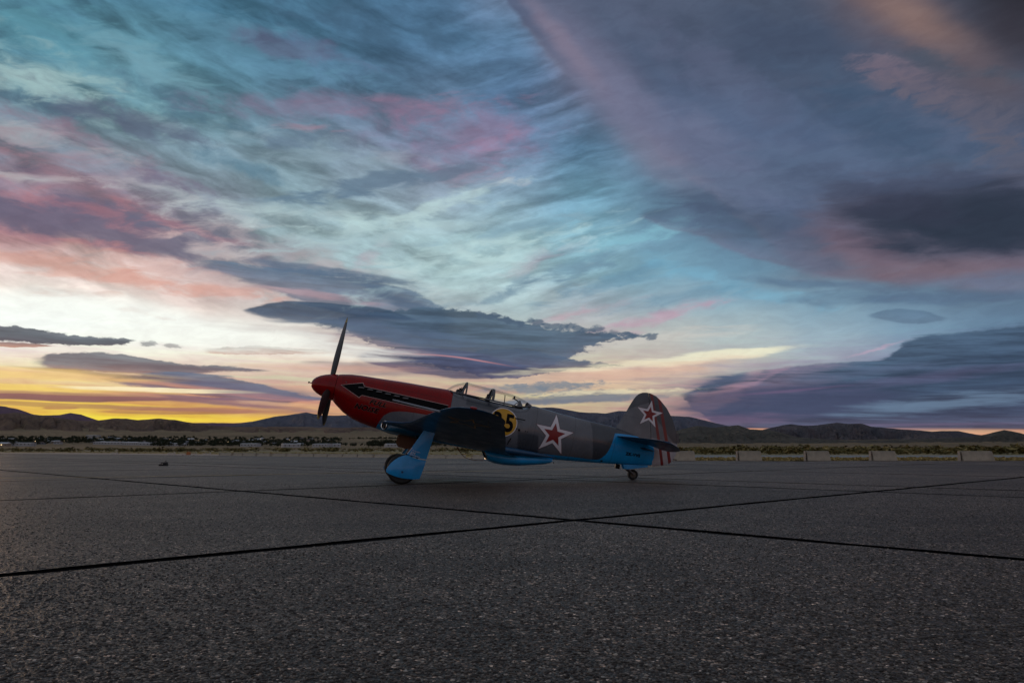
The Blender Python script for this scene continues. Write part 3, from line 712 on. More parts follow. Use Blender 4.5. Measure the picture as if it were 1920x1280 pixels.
# ---- terrain beyond: valley floor as one sheet, rising gently to the left
def hz(d, y): return CAM_H+d*(841-y)/1450.3
LEFTP = [(40,867),(120,849.6),(400,843.6),(700,841.),(1100,838.5),(1400,836.5),(1900,829),(2500,820),(3500,812),(5000,806),(7000,802)]
RIGHTP = [(40,867),(120,849.6),(400,843.6),(700,841.),(1100,838.5),(1500,836.5),(2300,832),(3500,829),(5000,827),(7000,825)]
def prof(P, d):
    for (d0, y0), (d1, y1) in zip(P, P[1:]):
        if d <= d1: f = (math.log(d)-math.log(d0))/(math.log(d1)-math.log(d0)); return hz(d0, y0)*(1-f)+hz(d1, y1)*f
    return hz(*P[-1])
def floor_z(X, Y):
    d = math.hypot(X, Y)
    if d < 130: return -.035
    px = 960+1450*X/max(Y, 1.) if Y > 1 else (-9000 if X < 0 else 9000)
    f = min(1, max(0, (px-760)/450)); f = f*f*(3-2*f)
    back = min(1, max(0, (abs(math.degrees(math.atan2(X, Y)))-50)/40))
    z = (prof(LEFTP, d)*(1-f)+prof(RIGHTP, d)*f)*(1-back)
    return max(z, 0)-.035
ds = [0, 20, 42, 60, 90, 130]+list(np.geomspace(160, 7000, 40))+[12000, 30000]
azl = list(np.linspace(-180, -50, 14))+list(np.linspace(-48, 48, 97))+list(np.linspace(50, 180, 14))
V = []; F = []
for d in ds:
    for a in azl:
        x, y = d*math.sin(R(a)), d*math.cos(R(a)); V.append((x, y, floor_z(x, y) if d < 9000 else (0 if abs(a) > 50 else floor_z(x*7000/d, y*7000/d)*.4)))
na = len(azl)
for i in range(len(ds)-1):
    for j in range(na-1): F.append((i*na+j, (i+1)*na+j, (i+1)*na+j+1, i*na+j+1))
tag(obj('valley_floor', V, F, M_VALLEY, smooth=True), kind='structure')
def strip(name, px0, px1, n, yn, yf, mat, z, wob=0.):       # a flat band of ground between two distances, by direction
    V = []
    for k in range(n+1):
        px = px0+(px1-px0)*k/n
        for yy in (yn(px), yf(px)): V.append((*ground(px, yy+random.uniform(-wob, wob), z), z))
    F = [(2*k, 2*k+2, 2*k+3, 2*k+1) for k in range(n)]
    return tag(obj(name, V, F, mat), kind='structure')
def xyband(name, P, mat, z):
    return tag(obj(name, [(x, y, z) for x, y in P], [tuple(range(len(P)))], mat), kind='structure')
xyband('scrub_ground', [(-260,60),(260,60),(520,420),(-520,420)], M_SCRUB, -.028)
E1 = [(400,46.4),(12,47.0),(2,52.3),(-4,57.3),(-15,67.2),(-31,83.2),(-75,117.6),(-200,190)]
xyband('dry_grass_verge', E1+[(-200,215),(-75,150),(-31,112),(-5,80),(20,63),(60,60),(400,60)], M_DRY, -.022)
xyband('taxiway', [(6,64),(400,62),(400,82),(40,88),(2,92)], M_TAXI, -.015)
xyband('pale_pavement', [(-4,59),(-15,69),(-31,85),(-75,121),(-200,196),(-200,222),(-75,138),(-31,96),(-13,76),(-2,64)], M_PALE, -.014)
xyband('runway_strip', [(-330,330),(-160,300),(30,240),(30,256),(-160,326),(-330,362)], M_TAXI, -.012)

# ---- hills: each ridge built at its own distance from its crest line
def ridge(name, crest, D, front, mat, foot=None, gully=.16, seed=0, n=None):
    crest = sorted(crest); x0, x1 = crest[0][0], crest[-1][0]; n = n or int((x1-x0)/2.2); rows = 30
    xs = np.linspace(x0, x1, n); yc = np.interp(xs, [c[0] for c in crest], [c[1] for c in crest])
    r2 = np.random.default_rng(seed)
    def fbm(u, v, sc):                                   # cheap value noise
        out = 0; amp = 1.
        for o_ in range(5):
            g_ = r2c[o_]; uu = u*sc*2**o_; vv = v*sc*2**o_; iu = np.floor(uu).astype(int); iv = np.floor(vv).astype(int); fu = uu-iu; fv = vv-iv
            fu = fu*fu*(3-2*fu); fv = fv*fv*(3-2*fv)
            q = lambda a, b: g_[a % 256, b % 256]
            out = out+amp*((q(iu,iv)*(1-fu)+q(iu+1,iv)*fu)*(1-fv)+(q(iu,iv+1)*(1-fu)+q(iu+1,iv+1)*fu)*fv-.5); amp *= .55
        return out
    r2c = [r2.random((256, 256)) for _ in range(5)]
    yc = yc+fbm(xs/40., xs*0, 1.)*1.1
    V = []; F = []
    for k in range(rows+5):
        t_ = min(k/rows, 1.); back_ = max(0, k-rows)/4
        d = front+(D-front)*t_+back_*(D-front)*.6
        A = (xs-960)/1450.3; nrm = np.sqrt(1+A*A)
        X = d*A/nrm; Y = d/nrm
        zc = CAM_H+D*(841-yc)/1450.3
        zf = np.array([floor_z(a, b) for a, b in zip(X, Y)]) if foot is None else CAM_H+d*(841-foot)/1450.3
        prof_ = t_**1.25 if back_ == 0 else 1-back_*1.0
        nz = fbm(xs/90.+.3*t_, np.full_like(xs, t_*2.2), 2.)
        gl = -abs(fbm(xs/36.+t_*.8, np.full_like(xs, t_*.9), 1.6))
        h = (zc-zf)
        z = zf+h*prof_+(h*gully*(gl*1.1+nz*.8)*math.sin(math.pi*min(t_, 1.))**.7*(1 if back_ == 0 else 0))
        z = np.minimum(z, np.maximum(CAM_H+(zc-CAM_H)*min(d/D, 1.)*(1. if t_ >= 1 else .985), zf))
        if k == 0: z = zf-2
        for a, b, c in zip(X, Y, z): V.append((a, b, c))
    for i in range(rows+4):
        for j in range(n-1): F.append((i*n+j, i*n+j+1, (i+1)*n+j+1, (i+1)*n+j))
    return tag(obj(name, V, F, mat, smooth=True), kind='structure')
def hillmat(name, a, b, c, sc, spots=None): return land(name, [a, b, c], sc, sc*9, spots=spots, relief=.22/sc)
H_FAR = hillmat('haze_tinted_far_hill', (0.254,0.161,0.254), (0.321,0.203,0.295), (0.389,0.254,0.338), .0012)  # mauve of distant haze painted into the hill colour
H_BLUE = hillmat('haze_tinted_blue_hill', (0.176,0.195,0.273), (0.244,0.254,0.332), (0.332,0.323,0.381), .0016, (.016,.35,(0.137,0.156,0.214)))  # bluish haze tint mixed into this ridge's base colour
H_BROWN = hillmat('brown_hill', (0.172,0.121,0.112), (0.333,0.222,0.172), (0.473,0.333,0.222), .003, (.03,.4,(0.141,0.126,0.101)))
H_DARK = hillmat('sagebrush_hill', (0.132,0.123,0.109), (0.203,0.185,0.154), (0.281,0.246,0.203), .004, (.055,.5,(0.057,0.066,0.059)))
H_RIGHT = hillmat('dark_right_hill', (0.125,0.125,0.157), (0.198,0.178,0.198), (0.323,0.261,0.250), .0028, (.03,.45,(0.083,0.091,0.112)))
ridge('hills', [(-700,770),(-300,765),(-60,768),(0,774),(15,776),(37,780),(67,787),(95,788),(115,787.5),(135,783.5),(155,785.5),(185,794.5),(230,801)], 15000, 9000, H_FAR, seed=1)
ridge('hills', [(330,803),(355,797),(390,797),(425,796),(455,795.5),(480,792.5),(520,795)], 14000, 9000, H_FAR, seed=2)
ridge('hills', [(410,806),(440,800),(479,793),(517,784),(546,780),(575,775.5),(589,778.5),(607,781.6),(650,780),(700,778),(800,775),(900,769),(980,766),(1035,765),(1055,767.5),(1087,773),(1135,776),(1160,771.5),(1200,774),(1230,778),(1260,781.7),(1293,784),(1318,789),(1343,795.4),(1360,800),(1400,808),(1440,815)], 9800, 6000, H_BLUE, seed=3, gully=.55)
ridge('hills', [(-900,795),(-400,790),(-150,793),(0,787),(32,784.5),(67,789),(95,790),(150,795),(185,795.5),(215,791.5),(240,791),(262,793.2),(300,790.5),(330,792),(355,796),(390,800),(425,802.5),(480,803),(540,802),(600,806),(660,803),(700,802),(760,807),(900,806),(1000,806),(1100,808),(1200,812),(1300,818)], 6600, 3300, H_BROWN, seed=4, gully=.6)
ridge('hills', [(1380,817),(1410,811),(1438,806),(1467,799.7),(1481,798),(1502,801),(1530,800),(1566,796),(1587,799),(1612,798.5),(1630,804),(1658,806),(1700,809.6),(1743,813),(1792,812.4),(1807,815),(1824,818.4),(1860,822),(1960,824)], 8500, 4600, H_RIGHT, seed=5, gully=.8)
ridge('hills', [(1130,822),(1200,816),(1240,812),(1268,808),(1304,799.7),(1318,801),(1332,803),(1360,801.5),(1382,799.7),(1403,807),(1438,807.5),(1462,813),(1488,821),(1552,825.5),(1620,828),(1700,830)], 4000, 2300, H_DARK, seed=6, gully=.5)
ridge('hills', [(1560,829.5),(1620,826),(1700,825),(1760,824),(1814,821.5),(1849,816.7),(1877,812),(1906,816),(1920,819),(1990,822),(2100,812),(2400,805),(2900,812)], 4400, 2500, H_DARK, seed=7, gully=.6)

# ---- shrubs, trees, houses, barriers
def leafball(r, n, seed, flat=.8, leaf=.16):
    q = np.random.default_rng(seed); mb = MB()
    lobes = [(q.normal(0,.34*r), q.normal(0,.34*r), (.45+.45*q.random())*r*flat*1.3, r*(.38+.3*q.random())) for _ in range(5)]
    for k in range(n):
        lx, ly, lz, lr = lobes[k % 5]; d = q.normal(size=3); d /= np.linalg.norm(d); rr = lr*(.45+.55*q.random()**.5)
        c = np.array([lx, ly, lz])+d*rr*np.array([1,1,.8]); c[2] = max(c[2], .02*r)
        a = q.normal(size=3); a /= np.linalg.norm(a); b = np.cross(a, d); b /= np.linalg.norm(b)+1e-9; s_ = leaf*r*(.6+.8*q.random())
        mb.add([c+a*s_, c-a*s_*.6+b*s_*.7, c-a*s_*.6-b*s_*.7, c+np.cross(a, b)*s_*.6], [(0,1,2),(0,1,3)])
    return mb
def leafmat(name, a, b, c):
    m, t, p = material(name); rnd = t.new('ShaderNodeNewGeometry').outputs['Random Per Island']
    t.put(p.inputs['Base Color'], t.ramp(rnd, [(0.,a),(.5,b),(1.,c)])); p.inputs['Roughness'].default_value = .8; p.inputs['Specular IOR Level'].default_value = .15
    return m
M_SAGE = leafmat('sagebrush_leaf', (.07,.068,.026), (.15,.13,.05), (.30,.23,.095))
M_TREE = leafmat('tree_leaf', (.016,.022,.014), (.030,.038,.022), (.05,.056,.03))
M_TRUNK = simple('tree_bark', (.05,.04,.03), .9)
sage = [mesh_data('sage_shrub', (b := leafball(1., 70, 30+i)).V, b.F, M_SAGE) for i in range(4)]
for i in range(110):
    px = random.uniform(1250, 1930) if i > 20 else random.uniform(880, 1100); Y = random.uniform(100, 230); x = (px-960)/1450*Y
    o = bpy.data.objects.new('sage_shrub', sage[i % 4]); C.objects.link(o); h = random.uniform(.7, 1.5)
    o.location = (x, Y, -.04); o.scale = (h*random.uniform(1.,1.7), h*random.uniform(1.,1.7), h*.8); o.rotation_euler = (0,0,random.uniform(0,6))
    tag(o, 'low olive green sagebrush bush in the scrub band beyond the right-hand taxiway', 'bush', 'sagebrush bushes beyond the taxiway')
def scatter(name, protos, spots, mat, label, cat):
    Vs = []; Fs = []; off = 0; arr = [(np.array(p.V), np.array([f for f in p.F])) for p in protos]
    for i, (x, y, z, sx, sz, rz) in enumerate(spots):
        v, f = arr[i % len(arr)]; c, s = math.cos(rz), math.sin(rz)
        w_ = np.stack([x+(v[:,0]*c-v[:,1]*s)*sx, y+(v[:,0]*s+v[:,1]*c)*sx, z+v[:,2]*sz], 1); Vs.append(w_); Fs.append(f+off); off += len(v)
    Vv = np.concatenate(Vs); Ff = np.concatenate(Fs).reshape(-1)
    me = bpy.data.meshes.new(name); me.vertices.add(len(Vv)); me.vertices.foreach_set('co', Vv.reshape(-1)); me.loops.add(len(Ff)); me.loops.foreach_set('vertex_index', Ff.astype(np.int32))
    me.polygons.add(len(Ff)//3); me.polygons.foreach_set('loop_start', np.arange(0, len(Ff), 3, dtype=np.int32)); me.update(calc_edges=True); me.materials.append(mat)
    o = bpy.data.objects.new(name, me); C.objects.link(o); return tag(o, label, cat, kind='stuff')
bb = [leafball(1., 36, 60+i, leaf=.24) for i in range(4)]
sp_ = []
for i in range(1500):
    px = random.uniform(1180, 2100) if i < 1100 else random.uniform(-100, 1180); Y = 98*(5.2 if px > 1180 else 5.)**random.random()
    if px < 1180: Y = max(Y, 150)*1.25
    x = (px-960)/1450*Y; h = random.uniform(.45, 1.25); sp_.append((x, Y, floor_z(x, Y)-.05, h*random.uniform(1., 2.), h*.8, random.uniform(0,6)))
scatter('sagebrush', bb, sp_, M_SAGE, 'mass of low olive sagebrush covering the scrubland behind the taxiways', 'scrub')
tufts = []
for i in range(2600):
    px = random.uniform(1180, 2100) if i < 1800 else random.uniform(-100, 1180); x0_ = (px-960)/1450
    Y = random.uniform(47.6, 58) if px > 1180 else None
    if Y is None:
        Y = 60.
        for _ in range(6): Y = yedge(x0_*Y)
        Y += random.uniform(22, 60)*Y/70
    tufts.append((x0_*Y, Y, -.03, random.uniform(.12,.3), random.uniform(.05,.15), random.uniform(0,6)))
M_TUFT = leafmat('straw_grass', (.18,.16,.06), (.38,.28,.11), (.52,.40,.18))
scatter('grass_tufts', [leafball(1., 14, 90+i, leaf=.45) for i in range(3)], tufts, M_TUFT, 'straw yellow grass tufts along the far edge of the apron', 'grass')

# trees of the town at the left
tree_var = []
for i in range(4):
    b = leafball(1., 150, 120+i, flat=[1.1,1.5,.9,1.25][i], leaf=.15); tb = MB().tube([(0,0,-.3),(.03,0,.3),(0,.04,.75)], [.07,.05,.03], 6)
    tree_var.append((mesh_data('crown', b.V, b.F, M_TREE), mesh_data('trunk', tb.V, tb.F, M_TRUNK), b))
def floor_at(px, py):                                    # point of the valley floor seen at a place in the photo
    d = ray(px, py); best = None
    for D in np.geomspace(300, 6800, 700):
        x, y = d[0]*D, d[1]*D
        if CAM_H+d[2]*D <= floor_z(x, y): return x, y, floor_z(x, y)
    return None
ntree = 0
def town_y(px):
    if px < 90: return (822, 836)
    if px < 280: return (821, 832)
    if px < 620: return (822, 838)
    return (824, 837)
for i in range(210):
    px = random.choice([random.uniform(0,90), random.uniform(90,300), random.uniform(260,620), random.uniform(330,620), random.uniform(690,750), random.uniform(808,900)])
    lo, hi = town_y(px); q_ = floor_at(px, random.uniform(lo, hi)+.5 if px < 680 else random.uniform(834,838))
    if not q_: continue
    k = i % 4; e = bpy.data.objects.new('tree', None); C.objects.link(e); h = random.uniform(3.8, 7.5); e.location = q_; e.rotation_euler = (0,0,random.uniform(0,6)); e.scale = (h*.8, h*.8, h*.85)
    if px > 690: g_, lab = 'trees behind the right end of the barrier row', 'small dark tree seen beneath the aircraft beyond the barriers'
    else: g_, lab = 'trees among the distant houses', 'dark bushy tree among the distant houses at the foot of the hills'
    tag(e, lab, 'tree', g_)
    for nm, me in (('crown', tree_var[k][0]), ('trunk', tree_var[k][1])):
        c_ = bpy.data.objects.new(nm, me); C.objects.link(c_); c_.parent = e
sp_ = []
for i in range(1100):
    px = random.choice([random.uniform(-150,110), random.uniform(90,330), random.uniform(260,640), random.uniform(300,640)]); lo, hi = town_y(max(px, 0))
    q_ = floor_at(px, min(lo, hi)-1+random.random()**.7*(hi-lo))
    if q_: h = random.uniform(2.4, 5.5); sp_.append((*q_, h, h*.9, random.uniform(0,6)))
for i in range(170):
    px = random.choice([random.uniform(620,760), random.uniform(690,760)]); q_ = floor_at(px, random.uniform(821.5,823.5) if i % 2 else random.uniform(834.5,837.5))
    if q_: h = random.uniform(1.8, 4.2); sp_.append((*q_, h, h*.9, random.uniform(0,6)))
scatter('distant_trees', [leafball(1., 60, 150+i, flat=1.1, leaf=.24) for i in range(4)], sp_, M_TREE, 'dark belt of trees around the houses on the far side of the airfield', 'trees')

M_WALLS = [simple('pale_siding', (.34,.35,.37), .8), simple('tan_stucco', (.26,.21,.17), .85), simple('grey_siding', (.2,.22,.25), .8)]
M_ROOFS = [simple('grey_roof', (.16,.17,.20), .8), simple('brown_roof', (.13,.09,.08), .85), simple('white_metal_roof', (.5,.52,.56), .5)]
M_WIN = simple('dark_window', (.02,.025,.035), .2)
m, t, p = material('lit_window'); p.inputs['Base Color'].default_value = (1,.7,.35,1); p.inputs['Emission Color'].default_value = (1,.72,.38,1); p.inputs['Emission Strength'].default_value = 1.6; M_LIT = m
def house(w_, d_, h_, wall, roof, lit=False, low=False):
    e = bpy.data.objects.new('house', None); C.objects.link(e)
    MB().box((0,0,h_/2-.5), (w_, d_, h_+1)).build('wall', wall, e)
    r_ = .6 if low else 1.6; ov = .4; V = [(-w_/2-ov,-d_/2-ov,h_+.01),(w_/2+ov,-d_/2-ov,h_+.01),(w_/2+ov,d_/2+ov,h_+.01),(-w_/2-ov,d_/2+ov,h_+.01),(-w_/2-ov,0,h_+r_),(w_/2+ov,0,h_+r_)]
    obj('roof', V, [(0,1,5,4),(2,3,4,5),(0,4,3),(1,2,5),(3,2,1,0)], roof, e)
    nw = max(2, int(w_/5))
    for k in range(nw):
        x = (k+.5)/nw*w_-w_/2
        MB().box((x, -d_/2-.04, h_*.55), (1.5, .1, 1.3)).build('window', M_LIT if (lit and k == 0) else M_WIN, e)
    return e
HS = []
LOWORD = {200:'fourth from the left', 228:'fifth from the left', 255:'sixth from the left', 283:'seventh from the left', 330:'first right of the bag',
          470:'third right of the bag', 606:'left of the propeller tips', 625:'right below the propeller tips', 545:'second right of the bag', 742:'beside the blue wheel cover', 12:'at the left edge', 45:'second from the left edge', 175:'highest on the slope'}
for i in range(56):
    px = random.choice([random.uniform(-20,120), random.uniform(100,330), random.uniform(300,600), random.uniform(330,620)]); lo, hi = town_y(max(px,0)); py = random.uniform(lo+1.5, hi+1)
    HS.append((px, py, random.uniform(9,15), random.uniform(7,9), random.uniform(2.8,3.8), i % 3, random.choice([0,1,2,2]), i % 4 == 0, False))
for px, py, w_ in ((200,833,40),(228,833.5,52),(255,834.5,46),(283,835,34),(330,836,30),(470,837,26),(606,838,26),(625,838,20),(545,838.5,22),(742,838,30),(12,826,30),(45,836,26),(175,819,34)):
    HS.append((px, py, w_, 16, 4.5, 0, 2, False, True))
for i, (px, py, w_, d_, h_, a, b, lit, low) in enumerate(HS):
    q_ = floor_at(px, py)
    if not q_: continue
    e = house(w_, d_, h_, M_WALLS[a], M_ROOFS[b], lit, low); e.location = q_; e.rotation_euler = (0,0,random.uniform(-.5,.5))
    wn, rn = ('pale', 'tan', 'grey')[a], ('grey', 'brown', 'white metal')[b]
    if low: tag(e, f'long low pale hangar in the distant town, {LOWORD[int(px)]}', 'hangar', 'long hangars in front of the town')
    else: tag(e, f'distant {wn} house with a {rn} roof' + (' and one lit window' if lit else '') + ' among the trees', 'house', f'{wn} houses with {rn} roofs'+(' and a lit window' if lit else ''))
# the few lamps already burning in the town
for i, (px, py) in enumerate(((292/1.846,823),(120,832.),(65,838),(237,828),(85,820),(503,831),(427,838),(318,828),(372,831),(543,829),(636,822),(720,821))):
    q_ = floor_at(px, py+1)
    if not q_: continue
    e = empty('street_lamp', q_)
    MB().tube([(0,0,-1),(0,0,6)], .12, 6).build('pole', M_TRUNK, e)
    MB().lathe([(0,-.35),(.35,0),(0,.35)], (0,0,6.4), 'Z', 8).build('lamp_head', M_LIT, e)
    tag(e, 'lit lamp glowing warm white among the distant houses and trees', 'lamp', 'lit lamps of the distant town')

# concrete barriers along the far edge of the apron
def barrier_mesh(L):
    pr = [(-.36,0),(-.36,.05),(-.13,.58),(.10,.60),(.16,.40),(.20,0)]; n = len(pr)
    V = [(x, y, z) for x in (-L/2, L/2) for y, z in pr]; F = [tuple(range(n)), tuple(range(2*n-1, n-1, -1))]+[(k, k+n, (k+1) % n+n, (k+1) % n) for k in range(n)]
    return V, F
ORD = ['first','second','third','fourth','fifth','sixth','seventh','eighth','ninth','tenth','eleventh','twelfth','thirteenth','fourteenth','fifteenth','sixteenth','seventeenth']
BAR = [(x, .0) for x in (419,444,462,489,517,543,567,594,619,647,675,706,738,770,804,839,887)]
tun = 0
def barrier(px, Y, L, rz, lab, grp):
    x = (px-960)/1450*Y; e = empty('concrete_barrier', (x, Y, -.02), rz)
    V, F = barrier_mesh(L); V = [(a+L/2, b, c) for a, b, c in V]
    b = fix_normals(obj('block', V, F, M_CONC, e)); 
    mb = MB()
    for zz in (.16, .42): mb.box((-.035, -.02, zz), (.07, .16, .05))
    mb.build('lifting_loop', M_RUST, e)
    mb = MB().box((-.09, -.05, .3), (.03, .30, .60), None, 0, .8); fix_normals(mb.build('end_plate', M_PLATE, e))
    return tag(e, lab, 'barrier', grp)
M_RUST = simple('rusty_steel', (.08,.045,.03), .8, var=.3)
for px, L in ((1254,1.42),(1379,1.35),(1505,1.35),(1626,1.42),(1791,1.85)):
    lab = {1254:'sloped concrete barrier block half hidden behind the tail of the aircraft',1379:'sloped concrete barrier first to the right clear of the aircraft tail',1505:'middle sloped concrete barrier of the five at the right',
           1626:'sloped concrete barrier second from the right end of the row',1791:'rightmost and largest sloped concrete barrier by the dry grass'}[px]
    barrier(px, 47.3 if px < 1700 else 46.6, L, random.uniform(-.04,.04), lab, 'concrete barriers at the apron edge')
for px, _ in BAR:
    Y = 60.
    for k in range(8): Y = yedge((px-960)/1450*Y)-.5
    barrier(px, Y, 1.25 if px < 800 else 1.4, random.uniform(-.05,.05), f'low concrete barrier in the far row at the left, {ORD[BAR.index((px, _))]} from the left end', 'concrete barriers of the far row').scale = (1, 1, .5)
# orange airfield marker with pale boards, far left
def onedge(px, off=-1.2):
    Y = 90.
    for k in range(12): Y = yedge((px-960)/1450*Y)+off
    return (px-960)/1450*Y, Y
x, y = onedge(360); e = empty('airfield_marker', (x, y, 0))
M_OR = simple('orange_paint', (.36,.12,.03), .6); M_WH = simple('white_paint', (.55,.5,.45), .7)
MB().box((0,0,.22), (.4,.25,.34), None, 0, .8).build('orange_board', M_OR, e)
for s_ in (-1, 1): MB().box((s_*.6,0,.12), (.55,.2,.2)).build('pale_board', M_WH, e); MB().box((s_*.6,0,.02), (.08,.3,.04)).build('foot', M_RUST, e)
tag(e, 'orange marker with a pale board on each side on the far apron edge', 'marker')
for px in (328, 394, 222):
    x, y = onedge(px); e = empty('marker_board', (x, y, 0)); MB().box((0,0,.14), (.85,.12,.2)).build('board', M_WH, e); MB().box((.35,0,.16), (.1,.14,.3)).build('post', M_WH, e)
    tag(e, {328:'low white board left of the orange marker on the apron edge',394:'low white board right of the orange marker on the apron edge',222:'leftmost low white board on the apron edge'}[px], 'board', 'low white boards on the apron edge')
# the black bag left standing on the apron
x, y = ground(308, 873); e = empty('equipment_bag', (x, y, .002)); M_BLK = simple('black_fabric', (.008,.008,.010), .8)
b = MB().box((0,0,.07), (.26,.18,.14), None, 0, .85).build('bag', M_BLK, e)
MB().box((-.16,0,.035), (.12,.12,.07), None, 0, .8).build('side_pocket', M_BLK, e)
MB().tube([(.02,0,.14),(.05,0,.22),(.09,0,.13)], .012, 6).build('handle', M_BLK, e)
MB().box((-.05,-.095,.09), (.05,.006,.03)).build('pale_tag', M_WH, e)
tag(e, 'small black bag left alone on the asphalt far to the left', 'bag')

# ================================================================== THE AIRCRAFT (x aft, y to starboard, z up along its own axes; origin on the ground between the main wheels)
PSI, ALP = .18294, .20931
cP, sP, cA, sA = math.cos(PSI), math.sin(PSI), math.cos(ALP), math.sin(ALP)
EX, EY, EZ = Vector((cA*cP, cA*sP, -sA)), Vector((-sP, cP, 0)), Vector((sA*cP, sA*sP, cA))
NOSE = Vector((-4.3915, 16.8778, 2.1276)); O0 = Vector((2.345, 0, -1.677))
root = empty('fighter_aircraft')
loc = NOSE+EX*O0.x+EZ*O0.z
root.matrix_world = Matrix(((EX.x,EY.x,EZ.x,loc.x),(EX.y,EY.y,EZ.y,loc.y),(EX.z,EY.z,EZ.z,loc.z),(0,0,0,1)))
tag(root, 'old propeller fighter with red nose, grey body, blue belly and red stars, parked nose left', 'airplane')
def sh(V): return [(v[0]-O0.x, v[1], v[2]-O0.z) for v in V]
def part(name, V, F, mats, parent=None, smooth=True, mi=None, ang=42):
    o = obj(name, sh(V), F, mats, parent or root, False, mi); fix_normals(o)
    return smooth_angle(o, ang) if smooth else o
def pmb(name, mb, mats, parent=None, smooth=True, ang=42): return part(name, mb.V, mb.F, mats, parent, smooth, mb.M, ang)

# ---- paint
def coords(t):                                           # body coordinates inside a shader
    c = t.new('ShaderNodeTexCoord').outputs['Object']; s = t.new('ShaderNodeSeparateXYZ'); t.put(s.inputs[0], c)
    return t.add(s.outputs[0], O0.x), s.outputs[1], t.add(s.outputs[2], O0.z), c
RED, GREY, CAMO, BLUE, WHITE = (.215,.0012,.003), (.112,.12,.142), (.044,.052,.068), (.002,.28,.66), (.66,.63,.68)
def finish(t, p, col, c, rough=.3, coat=.35):
    n = t.noise(c, 3.2, 6., .65); f = t.step(n, .3, .72, .84, 1.1)
    d = t.noise(c, 38., 4., .6)
    f = t.mul(f, t.step(d, .3, .7, .95, 1.04))
    t.put(p.inputs['Base Color'], t.mix(1., col, t.rgb(f, f, f), 'MULTIPLY'))
    t.put(p.inputs['Roughness'], t.step(n, .3, .7, rough*1.25, rough*.8)); p.inputs['Coat Weight'].default_value = coat; p.inputs['Coat Roughness'].default_value = .09
    b = t.new('ShaderNodeBump'); b.inputs['Strength'].default_value = .25; b.inputs['Distance'].default_value = .01
    t.put(b.inputs['Height'], t.noise(c, 2.6, 3., .5)); t.put(p.inputs['Normal'], b.outputs[0])
def lines(t, v, at, wdt=.006):                           # thin seams between panels
    out = None
    for a in at:
        k = t.step(t.m('ABSOLUTE', t.sub(v, a)), wdt, wdt*.4); out = k if out is None else t.m('MAXIMUM', out, k)
    return out
m, t, p = material('fuselage_paint'); x, y, z, c = coords(t)
wob = t.mul(t.sub(t.noise(c, 2.5, 3.), .5), .06)
red_low = t.curve(t.mul(x, 1/9.), [(0,.0),(1.56/9,.0),(1.585/9,.10),(1.64/9,.19),(1.72/9,.28),(1.97/9,.36),(2.4/9,.395),(3.1/9,.40),(1,.40)])    # z = 1.5v-.75
isred = t.mul(t.step(x, 3.062, 3.056), t.step(z, t.sub(t.mul(red_low, 1.5), .752), t.sub(t.mul(red_low, 1.5), .748)))
camo1 = t.mul(t.step(t.add(x, wob), t.add(6.33, t.mul(t.sub(.4, z), .22)), t.add(6.36, t.mul(t.sub(.4, z), .22))), 1.)
camo2 = t.mul(t.step(t.m('ABSOLUTE', t.sub(t.add(x, wob), t.sub(4.86, t.mul(z, .25)))), .27, .22), t.step(z, -.02, -.09))
camo3 = t.mul(t.step(t.m('ABSOLUTE', t.sub(t.add(x, wob), 3.75)), .4, .35), t.step(z, .2, .3))
camo = t.m('MAXIMUM', camo1, t.m('MAXIMUM', camo2, camo3))
col = t.mix(camo, GREY, CAMO)
bl = t.curve(t.mul(x, 1/9.), [(0,.08),(1.5/9,.08),(2.2/9,.06),(4.5/9,.09),(4.9/9,.13),(5.6/9,.18),(6.1/9,.215),(6.6/9,.25),(6.75/9,.32),(6.84/9,.43),(6.89/9,.56),(6.93/9,.705),(1,.705)])  # z = 1.5v-.67
blz = t.sub(t.mul(bl, 1.5), .67)
col = t.mix(t.step(z, t.add(blz, .006), t.sub(blz, .006)), col, BLUE)
col = t.mix(isred, col, RED)
pl = t.m('MAXIMUM', lines(t, x, (3.06, 5.02, 5.95, 6.95)), t.mul(lines(t, x, (.66, 1.55, 2.3)), .7))
pl = t.m('MAXIMUM', pl, t.mul(lines(t, z, (.27,)), t.step(x, 3.05, 3.0)))
col = t.mix(t.mul(pl, .6), col, (.01,.01,.012))
finish(t, p, col, c, .25, .18); t.put(p.inputs['Specular IOR Level'], t.mul(t.sub(1., isred), .45)); t.put(p.inputs['Specular IOR Level'], t.add(t.mul(isred, -.32), .5)); M_FUS = m
m, t, p = material('fin_paint'); x, y, z, c = coords(t)
d1_ = t.step(t.add(t.mul(x, .6), z), 5.62, 5.66); d2_ = t.step(t.add(z, t.mul(t.sub(x, 7.5), -.55)), 1.19, 1.21)
col = t.mix(t.m('MAXIMUM', t.mul(d2_, 1.), t.step(t.sub(z, t.mul(t.sub(x, 7.9), 1.2)), .32, .30)), GREY, CAMO)
col = t.mix(t.step(t.sub(z, t.mul(t.sub(x, 7.9), -.4)), .55, .52), col, GREY)
col = t.mix(t.mul(lines(t, z, (.86,)), .4), col, (.01,.01,.012))
finish(t, p, col, c, .35, .35); M_FIN = m
m, t, p = material('rudder_paint'); x, y, z, c = coords(t)
s1 = t.step(t.m('ABSOLUTE', t.sub(x, t.add(7.68, t.mul(t.sub(1.47, z), .355)))), .040, .034)
s2 = t.step(t.m('ABSOLUTE', t.sub(x, t.add(7.89, t.mul(t.sub(1.41, z), .37)))), .044, .038)
low = t.step(z, .5, .44); col = t.mix(t.step(z, t.add(.78, t.mul(t.sub(8.1, x), .9)), t.add(.74, t.mul(t.sub(8.1, x), .9))), CAMO, GREY)
col = t.mix(low, col, (.36,.34,.37)); col = t.mix(t.m('MAXIMUM', s1, s2), col, (.16,.002,.004))
finish(t, p, col, c, .4, .25); M_RUD = m
